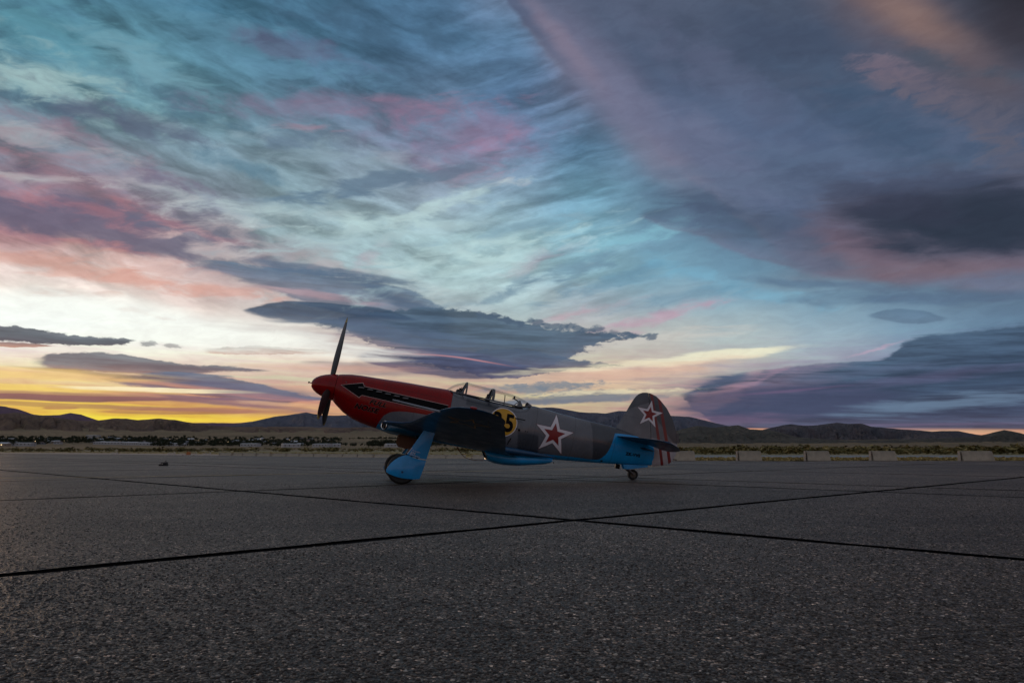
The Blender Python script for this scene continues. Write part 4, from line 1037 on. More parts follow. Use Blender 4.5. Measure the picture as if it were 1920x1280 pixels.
def plain(name, colr, rough=.35, coat=.3):
    m, t, p = material(name); x, y, z, c = coords(t); finish(t, p, tuple(colr), c, rough, coat); return m
M_RED = plain('red_paint', RED, .2, .18); M_RED.node_tree.nodes['Principled BSDF'].inputs['Specular IOR Level'].default_value = .18; M_BLUE = plain('blue_paint', BLUE, .4, .3); M_GREY = plain('grey_paint', GREY, .35)
M_BLUE_SHADE = plain('blue_darkened_for_shade', (.0015,.055,.14), .45, .2)  # the cover blue, darkened to paint in the shade under wing and tail
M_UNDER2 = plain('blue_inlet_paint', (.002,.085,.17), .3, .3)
M_BLADE = simple('propeller_blade', (.010,.010,.011), .42, coat=.2); M_TIP = simple('yellow_blade_tip', (.28,.22,.05), .5)
M_BLACK = simple('black_paint', (.003,.003,.004), .3, spec=.06); M_WHITE = simple('white_marking', WHITE, .4, var=.06); M_DRED = simple('red_marking', (.20,.003,.006), .4, var=.1)
M_DARKOUT = simple('dark_red_outline', (.10,.006,.02), .4); M_YELL = simple('yellow_marking', (.52,.27,.004), .4, var=.08); M_PINKW = simple('pale_pink_line', (.42,.27,.26), .5)
M_LETOUT = simple('letter_outline', (.24,.12,.11), .5)
M_STEEL = simple('dark_steel', (.12,.12,.13), .35, .9); M_CHROME = simple('polished_lip', (.75,.75,.78), .12, 1., var=.03)
M_TYRE = simple('tyre_rubber', (.008,.008,.008), .75, bump=.3, bscale=30); M_HUB = simple('wheel_hub', (.11,.095,.08), .45, .5)
M_BROWN = simple('warm_lit_brown', (.10,.038,.015), .6, var=.25); M_DARK = simple('cockpit_black', (.010,.010,.012), .7); M_FRAME = simple('canopy_frame_paint', (.085,.092,.105), .45)  # brown of the inner doors: warm light painted into their colour
m, t, p = material('canopy_glass')
m.node_tree.nodes.remove(p); tr = t.new('ShaderNodeBsdfTransparent'); tr.inputs[0].default_value = (.975,.985,.99,1)
gl = t.new('ShaderNodeBsdfGlossy'); gl.inputs['Roughness'].default_value = .03
fr = t.new('ShaderNodeFresnel'); fr.inputs[0].default_value = 1.16
mx_ = t.new('ShaderNodeMixShader'); t.l.new(t.m('MINIMUM', fr.outputs[0], .4), mx_.inputs[0]); t.l.new(tr.outputs[0], mx_.inputs[1]); t.l.new(gl.outputs[0], mx_.inputs[2])
t.l.new(mx_.outputs[0], t.n['Material Output'].inputs[0]); M_GLASS = m
m, t, p = material('red_lens'); p.inputs['Base Color'].default_value = (.25,.004,.01,1); p.inputs['Roughness'].default_value = .15; p.inputs['Coat Weight'].default_value = 1.; M_LENS = m

# ---- fuselage
ST = [  # x, top, bottom, half width, exponent
 (.54,.325,-.27,.295,2.),(.62,.345,-.335,.315,2.05),(.81,.385,-.465,.345,2.1),(1.04,.410,-.565,.375,2.15),(1.23,.422,-.61,.392,2.2),(1.5,.44,-.652,.410,2.25),(1.8,.462,-.678,.425,2.3),
 (2.1,.482,-.69,.435,2.35),(2.5,.50,-.69,.44,2.35),(2.93,.528,-.68,.44,2.35),(3.02,.515,-.68,.44,2.35),(3.1,.50,-.675,.44,2.4),(3.4,.485,-.67,.44,2.5),(3.9,.47,-.65,.432,2.5),(4.3,.468,-.625,.42,2.5),(4.6,.47,-.60,.405,2.45),
 (4.76,.50,-.585,.397,2.35),(4.88,.59,-.57,.39,2.15),(5.0,.598,-.56,.383,2.1),(5.3,.58,-.535,.362,2.1),(5.62,.56,-.50,.335,2.1),(6.0,.548,-.45,.30,2.1),(6.3,.542,-.41,.27,2.1),(6.6,.54,-.37,.235,2.1),(6.97,.53,-.315,.19,2.1),
 (7.24,.50,-.272,.158,2.1),(7.5,.46,-.23,.128,2.1),(7.75,.42,-.185,.098,2.1),(7.90,.40,-.158,.075,2.1),(7.99,.39,-.14,.045,2.1)]
sx_ = np.array([s[0] for s in ST])
def fus(x): return [float(np.interp(x, sx_, [s[k] for s in ST])) for k in (1,2,3,4)]
def fy(x, z):                                            # half width of the fuselage at a height
    t_, b_, w_, n_ = fus(x); zc, h = (t_+b_)/2, (t_-b_)/2
    return w_*max(0., 1-min(1, abs((z-zc)/h))**n_)**(1/n_)
NS = 64; rings = []
for x in sorted(set(list(sx_)+list(np.arange(.7, 7.95, .12).round(3)))):
    t_, b_, w_, n_ = fus(x); zc, h = (t_+b_)/2, (t_-b_)/2
    rings.append([(x, w_*math.copysign(abs(math.cos(a))**(2/n_), math.cos(a)), zc+h*math.copysign(abs(math.sin(a))**(2/n_), math.sin(a))) for a in [2*math.pi*k/NS for k in range(NS)]])
V, F = ring_loft(rings); fuselage = part('fuselage', V, F, M_FUS, ang=60)
# spinner with its nut
pr = [(0.,-.0),(.055,.01),(.10,.035),(.145,.08),(.195,.155),(.235,.25),(.262,.34),(.283,.44),(.293,.528),(.27,.532),(0,.532)]
mb = MB().lathe([(r, x) for r, x in pr], (0,0,0), 'X', 40)
mb.V = [(v[0], v[1], v[2]+.028*(.4+.6*v[0]/.53)) for v in mb.V]
pmb('spinner', mb, M_RED, ang=50)
mb = MB().tube([(-.045,0,.012),(.02,0,.012)], .010, 10).lathe([(0,-.022),(.02,-.012),(.022,.0),(.012,.016),(0,.02)], (-.05,0,.012), 'X', 12)
pmb('nose_pin', mb, M_BLACK)
# propeller: three broad tapering blades
PX, PZ, PR, PROT = .41, .02, 1.59, -.017
def blade(a):
    rad = Vector((0, -math.sin(a), math.cos(a))); tan = Vector((0, -math.cos(a), -math.sin(a))); ax = Vector((1,0,0)); rings = []; mi_ = []
    for r, ch, th, pit in ((.20,.11,.10,62),(.29,.12,.085,58),(.38,.155,.055,52),(.52,.19,.040,46),(.70,.215,.030,40),(.90,.222,.024,35),(1.10,.212,.019,31),(1.28,.188,.015,28),(1.40,.160,.012,26),(1.47,.134,.010,25),(1.52,.105,.008,25),(1.55,.070,.006,25),(PR,.020,.003,25)):
        p_ = R(pit); cd = (tan*math.cos(p_)+ax*math.sin(p_))*PS; nd = (ax*math.cos(p_)-tan*math.sin(p_)); base = Vector((PX,0,PZ))+rad*r
        rings.append([base+cd*(ch*(.5*math.cos(q)-.06))+nd*(th*.5*math.sin(q)) for q in [2*math.pi*k/14 for k in range(14)]])
    V, F = ring_loft(rings); n = 14
    mi_ = [0]*len(F)
    for i in range(9, 12):
        for k in range(n): mi_[i*n+k] = 1
    return V, F, mi_
PS = 1
for k in range(3):
    V, F, mi_ = blade(PROT+k*2*math.pi/3); o = part('propeller_blade', V, F, [M_BLADE, M_TIP], mi=mi_, ang=50)

# ---- wings
WST = [  # y, leading edge x, trailing edge x, z, thickness
 (.30,1.62,4.78,-.585,.27),(.48,1.60,4.62,-.575,.265),(.66,1.66,4.48,-.565,.262),(.85,1.70,4.40,-.548,.26),(1.05,1.86,4.34,-.525,.255),(1.3,2.06,4.29,-.497,.245),(1.6,2.20,4.23,-.462,.235),(2.0,2.28,4.15,-.418,.22),(2.5,2.36,4.045,-.363,.20),(3.0,2.44,3.935,-.308,.18),
 (3.5,2.535,3.825,-.253,.158),(3.85,2.61,3.745,-.214,.142),(4.1,2.675,3.715,-.187,.128),(4.28,2.745,3.67,-.167,.11),(4.41,2.83,3.605,-.150,.086),(4.49,2.93,3.52,-.137,.06),(4.535,3.04,3.41,-.125,.034),(4.55,3.14,3.29,-.118,.012)]
def naca(n=15):
    up = []; 
    for k in range(n+1):
        x = .5*(1-math.cos(math.pi*k/n)); y = 5*(.2969*math.sqrt(x)-.126*x-.3516*x*x+.2843*x**3-.1036*x**4); up.append((x, y*.5))
    return up
UP = naca()
def wing(side):
    rings = []
    for y, le, te, z, th in WST:
        c_ = te-le; up = [(le+x*c_, side*y, z+.012*c_-x*.026*c_+yy*th*2*.58) for x, yy in UP]; lo = [(le+x*c_, side*y, z+.012*c_-x*.026*c_-yy*th*2*.42) for x, yy in UP[1:-1]][::-1]
        rings.append(up+lo)
    V, F = ring_loft(rings); n = len(rings[0]); mi_ = []
    for i in range(len(rings)-1):
        for k in range(n): mi_.append(0 if 1 <= k < len(UP)-1 else 1)
    mi_ += [1, 1]
    o = part('wing', V, F, [M_GREY, M_BLUE_SHADE], mi=mi_, ang=55)
    return o
w_port = wing(-1); w_star = wing(1)
def wing_low(y, x):                                      # underside of the wing
    le, te, z, th = [float(np.interp(y, [w[0] for w in WST], [w[k] for w in WST])) for k in (1,2,3,4)]
    u = (x-le)/(te-le); u = min(max(u, .0), 1.); yy = .5*5*(.2969*math.sqrt(u)-.126*u-.3516*u*u+.2843*u**3-.1036*u**4); c_ = te-le
    return z+.012*c_-u*.026*c_-yy*th*2*.42
for s_, par in ((-1, w_port), (1, w_star)):
    y0, y1 = 2.35, 4.05; mb = MB(); V = []
    for k in range(13):
        y = y0+(y1-y0)*k/12; te = float(np.interp(y, [w[0] for w in WST], [w[2] for w in WST])); xh = te-.30; zz = wing_low(y, xh)
        V += [(xh, s_*y, zz-.004), (xh+.012, s_*y, zz-.004)]
    F = [(2*k, 2*k+1, 2*k+3, 2*k+2) for k in range(12)]
    part('aileron_gap', V, F, M_BLACK, par, False)
# red tip light
mb = MB().lathe([(0,-.06),(.014,-.05),(.025,-.02),(.028,.015),(.02,.05),(.0,.07)], (3.06,-4.535,-.105), 'X', 14); pmb('navigation_light', mb, M_LENS, w_port)
mb = MB().lathe([(0,-.085),(.020,-.07),(.036,-.03),(.040,.02),(.030,.07),(.0,.10)], (3.06,4.535,-.118), 'X', 14); pmb('navigation_light', mb, M_GLASS, w_star)
# pitot tube ahead of the port wing
mb = MB().tube([(2.60,-3.7,-.232),(2.30,-3.7,-.225),(1.86,-3.7,-.215)], [.022,.019,.016], 12).tube([(1.86,-3.7,-.215),(1.74,-3.7,-.212)], [.020,.014], 12)
pmb('pitot_tube', mb, plain('tube_grey', (.22,.25,.29), .35), w_port)
# inlets in the wing roots, with polished lips
for s_, par in ((-1, w_port), (1, w_star)):
    rings = []
    for x, yo, ry, rz, z in ((1.75,.77,.085,.085,-.570),(1.79,.775,.112,.100,-.570),(1.87,.775,.145,.115,-.568),(1.95,.74,.19,.125,-.565),(2.2,.70,.22,.13,-.56),(2.6,.62,.20,.12,-.56),(3.0,.52,.10,.06,-.56)):
        rings.append([(x+.10*math.cos(a_)*(1 if x < 1.9 else .3), s_*(yo+ry*math.cos(a_)), z+rz*math.sin(a_)) for a_ in [2*math.pi*k/24 for k in range(24)]])
    V, F = ring_loft(rings); part('inlet_fairing', V, F, M_UNDER2, par, ang=60)
    ce = Vector((1.745, s_*.775, -.570)); tg = Vector((.72, s_*.70, .0)).normalized(); nn = Vector((-.70, s_*.72, 0)).normalized()
    rp = lambda a, r, q=0.: ce+nn*(.012+q)+tg*(r*.072*math.cos(a))+Vector((0,0,1))*(r*.088*math.sin(a))
    mb = MB().tube([rp(2*math.pi*k/28, 1.) for k in range(29)], .0095, 8, cap=False); pmb('inlet_lip', mb, M_CHROME, par)
    part('inlet_mouth', [tuple(rp(2*math.pi*k/28, .95)) for k in range(28)], [tuple(range(28))], M_BLACK, par, False)
    mb = MB().tube([ce+nn*.016-Vector((0,0,.08)), ce+nn*.016+Vector((0,0,.08))], .006, 6); pmb('inlet_vane', mb, M_HUB, par, False)
# root fillets trailing aft along the fuselage
for s_ in (-1, 1):
    rings = []
    for x, yo, z, r in ((4.05,.44,-.52,.11),(4.35,.43,-.50,.14),(4.7,.41,-.485,.13),(5.05,.375,-.46,.10),(5.4,.34,-.435,.06),(5.62,.315,-.42,.015)):
        rings.append([(x, s_*(yo-.05+r*.8*math.cos(a)), z+r*.55*math.sin(a)-.03) for a in [2*math.pi*k/16 for k in range(16)]])
    V, F = ring_loft(rings); part('wing_fillet', V, F, M_BLUE_SHADE, ang=60)

# ---- belly radiator scoop
rings = []
for x, dx_, zt, zb, hw in ((3.985,.16,-.60,-.80,.23),(4.0,.16,-.60,-.825,.25),(4.06,.16,-.60,-.84,.265),(4.25,.10,-.58,-.857,.285),(4.54,.0,-.55,-.852,.29),(4.88,.0,-.52,-.795,.28),(5.22,.0,-.48,-.708,.25),(5.45,.0,-.47,-.645,.22),(5.60,-.03,-.47,-.59,.19)):
    ring = []
    for k in range(28):
        a = 2*math.pi*k/28; zz = (zt+zb)/2+(zt-zb)/2*math.copysign(abs(math.sin(a))**.75, math.sin(a)); yy = hw*math.copysign(abs(math.cos(a))**.75, math.cos(a))
        ring.append((x+dx_*(zt-zz)/(zt-zb), yy, zz))
    rings.append(ring)
V, F = ring_loft(rings, False); scoop = part('radiator_scoop', V, F, M_BLUE, ang=60)
V, F = ring_loft([[((x+.03), y*.97, z) for x, y, z in rings[0]], [(x+.4, y*.8, z+.0) for x, y, z in rings[1]]], True); part('scoop_throat', V, F, M_BLACK, scoop)
lip = [(x-.004, y, z) for x, y, z in rings[0]]; mb = MB().tube([lip[k] for k in range(14, 28)]+[lip[0]], .010, 8); pmb('scoop_lip', mb, M_CHROME, scoop)
V = [(5.50,-.16,-.60),(5.50,.16,-.60),(5.63,.15,-.535),(5.63,-.15,-.535),(5.50,-.16,-.585),(5.50,.16,-.585),(5.63,.15,-.525),(5.63,-.15,-.525)]
part('exit_flap', V, [(0,1,2,3),(7,6,5,4),(0,4,5,1),(1,5,6,2),(2,6,7,3),(3,7,4,0)], M_BLUE, scoop, False)
mb = MB().tube([(5.64,-.12,-.55),(5.65,-.12,-.585)], .008, 6); pmb('flap_pin', mb, M_BLACK, scoop)

# ---- fin, rudder, tailplane
FLE = [(.40,6.90),(.54,6.97),(.72,7.05),(.94,7.14),(1.12,7.205),(1.28,7.27),(1.36,7.315),(1.43,7.375),(1.48,7.46),(1.502,7.55)]
RTE = [(-.165,7.99),(-.13,8.12),(-.08,8.28),(-.01,8.41),(.12,8.50),(.25,8.53),(.42,8.525),(.54,8.51),(.73,8.455),(.82,8.41),(1.05,8.28),(1.25,8.11),(1.40,7.92),(1.47,7.80),(1.502,7.66)]
hx = lambda z: 7.985-.235*(z+.14)
def slab(zs, le, te, th, t0=0., t1=1., n=12):
    rings = []
    for z in zs:
        a, b = le(z), te(z); h = th(z); up = []
        for k in range(n+1):
            u = .5*(1-math.cos(math.pi*k/n)) if t0 == 0 else k/n
            if t0 == 0: yy = h*(1-(1-min(u, 1))**2)**.5*.5 if u < 1 else h*.5
            else: yy = h*.5*(1-u)**.9+.004
            up.append((a+(b-a)*u, -yy, z))
        rings.append(up+[(x, -y, z) for x, y, z in up[::-1]])
    return ring_loft(rings)
fth = lambda z: max(.02, .11-.05*max(0, z-.4))*(1 if z < 1.35 else max(.15, math.sqrt(max(0, (1.51-z)/.16))))
zs = [.40,.54,.72,.94,1.12,1.28,1.36,1.43,1.48,1.502]
V, F = slab(zs, lambda z: float(np.interp(z, [a for a, b in FLE], [b for a, b in FLE])), lambda z: hx(z)-.006, fth); fin = part('fin', V, F, M_FIN, ang=60)
zs = [-.165,-.13,-.08,-.01,.06,.12,.25,.34,.42,.54,.73,.82,.94,1.05,1.15,1.25,1.33,1.40,1.45,1.47,1.502]
rth = lambda z: fth(max(z, .4))*(1 if z > .3 else max(.35, 1-.9*(.3-z)))
V, F = slab(zs, lambda z: hx(z)+.004, lambda z: float(np.interp(z, [a for a, b in RTE], [b for a, b in RTE])), rth, t0=1.); rudder = part('rudder', V, F, M_RUD, ang=60)
V, F = slab([.50,.56,.66,.72], lambda z: float(np.interp(z, [a for a, b in RTE], [b for a, b in RTE]))-.01, lambda z: float(np.interp(z, [a for a, b in RTE], [b for a, b in RTE]))+.045, lambda z: .02, t0=1.); part('trim_tab', V, F, M_RUD, rudder)
mb = MB().tube([(8.47,0,.10),(8.56,0,.11)], .010, 8).lathe([(0,-.02),(.014,0),(0,.02)], (8.56,0,.11), 'X', 8); pmb('tail_light', mb, M_BLACK, rudder)
TST = [(.06,6.93,7.80),(.14,6.97,7.80),(.35,7.03,7.79),(.7,7.13,7.775),(1.0,7.225,7.76),(1.25,7.32,7.745),(1.40,7.405,7.735),(1.50,7.50,7.73),(1.555,7.60,7.728)]
EST = [(.13,8.12),(.35,8.20),(.6,8.225),(.9,8.215),(1.15,8.18),(1.32,8.11),(1.45,8.02),(1.53,7.92),(1.575,7.80)]
STZ = .335
TST = [(y*.93, a, b) for y, a, b in TST]; EST = [(y*.93 if y > .2 else y, a) for y, a in EST]
for s_ in (-1, 1):
    rings = []
    for y, le, te in TST:
        th = .085*(1-.55*y/1.6)*(1 if y < 1.4 else .7); c_ = te-le
        rings.append([(le+u*c_, s_*y, STZ+th*.5*math.sqrt(max(0, 1-(1-u)**2))) for u in [.5*(1-math.cos(math.pi*k/10)) for k in range(11)]]+[(le+u*c_, s_*y, STZ-th*.5*math.sqrt(max(0, 1-(1-u)**2))) for u in [.5*(1-math.cos(math.pi*k/10)) for k in range(10, 0, -1)]])
    V, F = ring_loft(rings); n = len(rings[0]); mi_ = [0 if k < 10 else 1 for i in range(len(rings)-1) for k in range(n)]+[1,1]
    stab = part('tailplane', V, F, [M_GREY, M_BLUE_SHADE], mi=mi_, ang=60)
    rings = []; dr = R(13)
    for y, te in EST:
        c_ = te-7.738; th = .062*(1-.5*y/1.6); row = []
        for u, q in [(k/8, 1) for k in range(9)]+[(k/8, -1) for k in range(8, -1, -1)]:
            xx = u*c_; zz = q*th*.5*(1-u)**.9+.003*q; row.append((7.742+xx*math.cos(dr)+zz*math.sin(dr), s_*y, STZ-xx*math.sin(dr)+zz*math.cos(dr)))
        rings.append(row)
    V, F = ring_loft(rings); part('elevator', V, F, M_BLUE_SHADE, ang=60)
# small fairing under the tailplane
mb = MB().tube([(7.35,-.10,.20),(7.7,-.085,.185),(7.95,-.06,.19)], [.01,.035,.012], 10); pmb('tailplane_fairing', mb, M_BLUE_SHADE)

# ---- canopy
CT = [(2.93,.535),(2.96,.57),(3.0,.605),(3.05,.65),(3.1,.685),(3.2,.733),(3.28,.765),(3.35,.783),(3.5,.775),(3.71,.77),(3.95,.765),(4.18,.755),(4.3,.748),(4.42,.74),(4.55,.72),(4.68,.685),(4.8,.635),(4.9,.597)]
CW = [(2.93,.03),(2.96,.12),(3.0,.18),(3.05,.23),(3.1,.265),(3.2,.305),(3.35,.33),(3.71,.335),(3.95,.335),(4.3,.325),(4.55,.295),(4.68,.26),(4.8,.19),(4.9,.06)]
def arch(x, grow=0., n=22):
    top = float(np.interp(x, [a for a, b in CT], [b for a, b in CT]))+grow; w_ = float(np.interp(x, [a for a, b in CW], [b for a, b in CW]))+grow
    rz_ = .475 if x < 4.6 else .475+(x-4.6)*.33
    rz_ = min(rz_, top-.004)
    return [(x, w_*math.copysign(abs(math.cos(a))**.85, math.cos(a)), rz_+(top-rz_)*math.sin(a)**.85) for a in [math.pi*k/n for k in range(n+1)]]
def glazing(name, xs):
    rows = [arch(x) for x in xs]; n = len(rows[0]); V = [v for r in rows for v in r]; F = [(i*n+k, i*n+k+1, (i+1)*n+k+1, (i+1)*n+k) for i in range(len(rows)-1) for k in range(n-1)]
    o = obj(name, sh(V), F, M_GLASS, root, True); return o
glazing('windscreen', [2.93,2.96,3.0,3.05,3.1,3.15,3.2,3.26,3.31])
glazing('sliding_canopy', [3.36,3.45,3.55,3.65,3.75,3.85,3.92])
glazing('rear_glazing', [3.985,4.08,4.18,4.3,4.42,4.5,4.55,4.62,4.68,4.74,4.8,4.85,4.9])
def band(name, xa, xb, g=.008):
    A, B = arch(xa, g), arch(xb, g); A2, B2 = arch(xa, -.012), arch(xb, -.012); n = len(A); V = A+B+A2+B2; F = []
    for k in range(n-1): F += [(k, k+1, n+k+1, n+k), (2*n+k, 3*n+k, 3*n+k+1, 2*n+k+1), (k, 2*n+k, 2*n+k+1, k+1), (n+k, n+k+1, 3*n+k+1, 3*n+k)]
    return part(name, V, F, M_FRAME)
band('windscreen_frame', 3.315, 3.352); band('canopy_frame', 3.925, 3.985)
def sill(name, s_, xs, r=.016):
    pts = [(x, s_*(float(np.interp(x, [a for a, b in CW], [b for a, b in CW]))+.006), (.475 if x < 4.6 else .475+(x-4.6)*.33)+.004) for x in xs]
    pmb(name, MB().tube(pts, r, 8), M_FRAME)
for s_ in (-1, 1): sill('canopy_sill', s_, [2.95,3.0,3.1,3.2,3.35,3.6,3.95,4.2,4.4,4.55,4.68,4.8,4.88], .017)
# rearward slanting braces beside the two frames
for s_ in (-1, 1):
    for xa, xb in ((3.245,3.335),(3.885,3.945)):
        mb = MB(); mb.tube([(xa, s_*.325, .485), (xb, s_*.20, .745)], .019, 8); pmb('frame_brace', mb, M_FRAME)
V, F = [], []
# cockpit floor, seat back, coaming, gunsight, roll post and the small fittings behind the pilot
dk_ = []
for x in (3.0,3.1,3.3,3.6,4.0,4.4,4.7): dk_ += [(x, -.15, fus(x)[0]+.001), (x, .15, fus(x)[0]+.001)]
part('cockpit_deck', dk_, [(2*k,2*k+1,2*k+3,2*k+2) for k in range(6)], M_DARK, None, False)
mb = MB().box((3.20,0,.53), (.14,.36,.10), None, 0, .7); pmb('instrument_coaming', mb, M_DARK, None, False)
mb = MB().box((3.225,-.02,.595), (.06,.07,.05)).box((3.235,-.02,.628), (.014,.075,.05), Matrix.Rotation(R(35), 3, 'Y')).tube([(3.17,-.02,.57),(3.26,-.02,.575)], .018, 8); pmb('gunsight', mb, M_DARK, None, False)
mb = MB().box((3.86,0,.52), (.05,.30,.10), None, 0, .8).box((3.87,0,.595), (.045,.14,.07), None, 0, .85); pmb('seat_back', mb, M_DARK, None, False)
mb = MB().tube([(4.27,-.02,.47),(4.262,-.02,.60),(4.25,-.02,.695)], .010, 8); pmb('rear_post', mb, M_DARK)
mb = MB().tube([(4.44,0,.655),(4.47,0,.665),(4.58,0,.625)], .015, 8).box((4.475,0,.69), (.035,.04,.06)); pmb('rear_camera', mb, M_DARK, None, False)
V = [(4.57,-.09,.50),(4.57,.09,.50),(4.70,.09,.52),(4.70,-.09,.52),(4.60,-.03,.645),(4.60,.03,.645),(4.625,.03,.645),(4.625,-.03,.645)]
part('headrest_pyramid', V, [(0,1,5,4),(1,2,6,5),(2,3,7,6),(3,0,4,7),(4,5,6,7)], M_FRAME, None, False)
mb = MB().tube([(4.46,-.06,.47),(4.60,-.01,.63)], .010, 6); pmb('strut', mb, M_FRAME)
V, F = [], []
for x in (4.79, 4.845, 4.9):
    a_ = arch(x, .006); V += a_
n = len(a_); F = [(i*n+k, i*n+k+1, (i+1)*n+k+1, (i+1)*n+k) for i in range(2) for k in range(n-1)]
part('rear_canopy_cap', V, F, M_FRAME)

# ---- landing gear
def gear(s_):
    g = (lambda x, y, z: (x, s_*y, z))
    WX, WY, WZ = 2.283, 1.256, -1.385
    up_ = Vector((-.208, 0, .978))
    tyre = [( .185,-.06),(.215,-.078),(.262,-.082),(.288,-.062),(.299,-.03),(.3025,0),(.299,.03),(.288,.062),(.262,.082),(.215,.078),(.185,.06)]
    wn = pmb('main_wheel', MB().lathe(tyre, (WX, s_*WY, WZ), 'Y', 40), M_TYRE)
    pmb('wheel_rim', MB().lathe([(0,-.065),(.06,-.07),(.075,-.045),(.14,-.035),(.175,-.068),(.19,-.055),(.19,.055),(.175,.068),(.14,.035),(.075,.045),(.06,.07),(0,.065)], (WX, s_*WY, WZ), 'Y', 32), M_HUB, wn)
    pmb('gear_strut', MB().tube([g(2.68,1.16,-.42), g(2.50,1.145,-.85)], .05, 14).tube([g(2.50,1.145,-.85), g(2.31,1.14,-1.34)], .034, 12).tube([g(2.285,1.10,-1.385), g(2.285,1.34,-1.385)], .026, 12), M_STEEL)
    pmb('scissor_link', MB().tube([g(2.52,1.15,-.86), g(2.60,1.15,-1.06), g(2.36,1.15,-1.24)], .014, 8), M_STEEL)
    pmb('drag_brace', MB().tube([g(2.52,1.15,-.82), g(2.40,.62,-.60)], .018, 8), M_STEEL)
    yo = 1.352
    def plate(name, P, mat, yb, th=.016, bulge=0.):
        n = len(P); cx_ = sum(p_[0] for p_ in P)/n; cz_ = sum(p_[1] for p_ in P)/n
        V = [g(x, yb, z) for x, z in P]+[g(x, yb-th, z) for x, z in P]+[g(cx_+(x-cx_)*.6, yb+bulge, cz_+(z-cz_)*.6) for x, z in P]
        F = [tuple(2*n+k for k in range(n))]+[(k, (k+1) % n, 2*n+(k+1) % n, 2*n+k) for k in range(n)]+[tuple(n+k for k in range(n))[::-1]]+[(k, k+n, (k+1) % n+n, (k+1) % n) for k in range(n)]
        return part(name, V, F, mat, None, True, None, 30)
    up = plate('leg_cover', [(2.575,-.44),(2.785,-.43),(2.755,-.75),(2.722,-1.088),(2.60,-1.095),(2.44,-1.083),(2.318,-1.062),(2.40,-.86)], M_BLUE, yo, .014, .012)
    lw = plate('wheel_cover', [(2.312,-1.082),(2.44,-1.105),(2.60,-1.12),(2.722,-1.112),(2.71,-1.25),(2.69,-1.40),(2.672,-1.500),(2.56,-1.530),(2.45,-1.543),(2.31,-1.556),(2.16,-1.545),(2.05,-1.525),(1.985,-1.500),(1.972,-1.455),(1.995,-1.385),(2.03,-1.315),(2.085,-1.24),(2.16,-1.165),(2.24,-1.11)], M_BLUE, yo, .014, .022)
    pmb('cover_bolt', MB().lathe([(0,.012),(.022,.012),(.026,.0)], (2.30, s_*(yo+.022*s_*s_) if False else s_*(yo+.018), -1.435), 'Y', 14) if s_ > 0 else MB().lathe([(0,-.012),(.022,-.012),(.026,.0)], (2.30, s_*(yo+.018), -1.435), 'Y', 14), M_BLUE_SHADE, lw)
    mb = MB().box(g(2.35, yo-.012, -.985), (.012,.03,.16), Matrix.Rotation(R(28), 3, 'Y')); pmb('cover_hinge', mb, M_WHITE, up, False)
    # inner wheel door hanging from the belly
    P = [(2.10,-.655),(2.56,-.64),(2.56,-.70),(2.50,-.86),(2.36,-.95),(2.16,-.94),(2.09,-.86)]
    plate('inner_door', P, M_BROWN, .33, .014, .006)
    return lw, up
for s_ in (-1, 1): cover = gear(s_); 
# the wheels' bay, open and dark, with a few pipes
pmb('wheel_bay', MB().box((2.42,0,-.688), (.62,1.5,.012)), M_DARK, None, False)
pmb('bay_pipe', MB().tube([(2.12,-.2,-.70),(2.10,-.2,-.76),(2.13,-.2,-.80),(2.16,-.2,-.74)], .010, 6).tube([(2.17,-.24,-.70),(2.18,-.24,-.77)], .012, 6), M_STEEL)
# tail wheel
TWX, TWZ, r_ = 7.571, -.443, .122
tw = pmb('tail_wheel', MB().lathe([(.07,-.035),(.095,-.05),(.115,-.04),(.122,0),(.115,.04),(.095,.05),(.07,.035)], (TWX,0,TWZ), 'Y', 28), M_TYRE)
pmb('tail_wheel_rim', MB().lathe([(0,-.042),(.02,-.045),(.03,-.03),(.06,-.025),(.072,-.038),(.072,.038),(.06,.025),(.03,.03),(.02,.045),(0,.042)], (TWX,0,TWZ), 'Y', 22), M_HUB, tw)
pmb('tail_wheel_fork', MB().tube([(7.40,0,-.22),(7.42,0,-.36)], .035, 10).tube([(7.41,-.055,-.345),(7.50,-.062,-.40),(TWX,-.062,TWZ)], [.030,.024,.018], 10).tube([(7.41,.055,-.345),(7.50,.062,-.40),(TWX,.062,TWZ)], [.030,.024,.018], 10).tube([(7.41,-.06,-.345),(7.41,.06,-.345)], .028, 10), M_STEEL)
for s_ in (-1, 1):
    P = [(7.275,-.265),(7.86,-.165),(7.875,-.205),(7.60,-.29),(7.40,-.352),(7.33,-.355)]; V = [(x, s_*.085, z) for x, z in P]+[(x, s_*.073, z-.004) for x, z in P]; n = len(P)
    part('tail_wheel_door', V, [tuple(range(n)), tuple(range(2*n-1, n-1, -1))]+[(k, k+n, (k+1) % n+n, (k+1) % n) for k in range(n)], M_BLUE, None, False)
pmb('lift_point', MB().box((7.17,0,-.335), (.10,.08,.10)), M_BLACK, None, False)

# ---- exhaust stubs, six a side, set in the black band
for s_ in (-1, 1):
    for k in range(6):
        x = 1.02+k*.195; z = .112-.004*k; yy = fy(x, z)
        pmb('exhaust_stub', MB().tube([(x, s_*(yy-.03), z), (x+.05, s_*(yy+.035), z+.004), (x+.125, s_*(yy+.052), z+.008)], [.024,.024,.020], 10), M_STEEL)
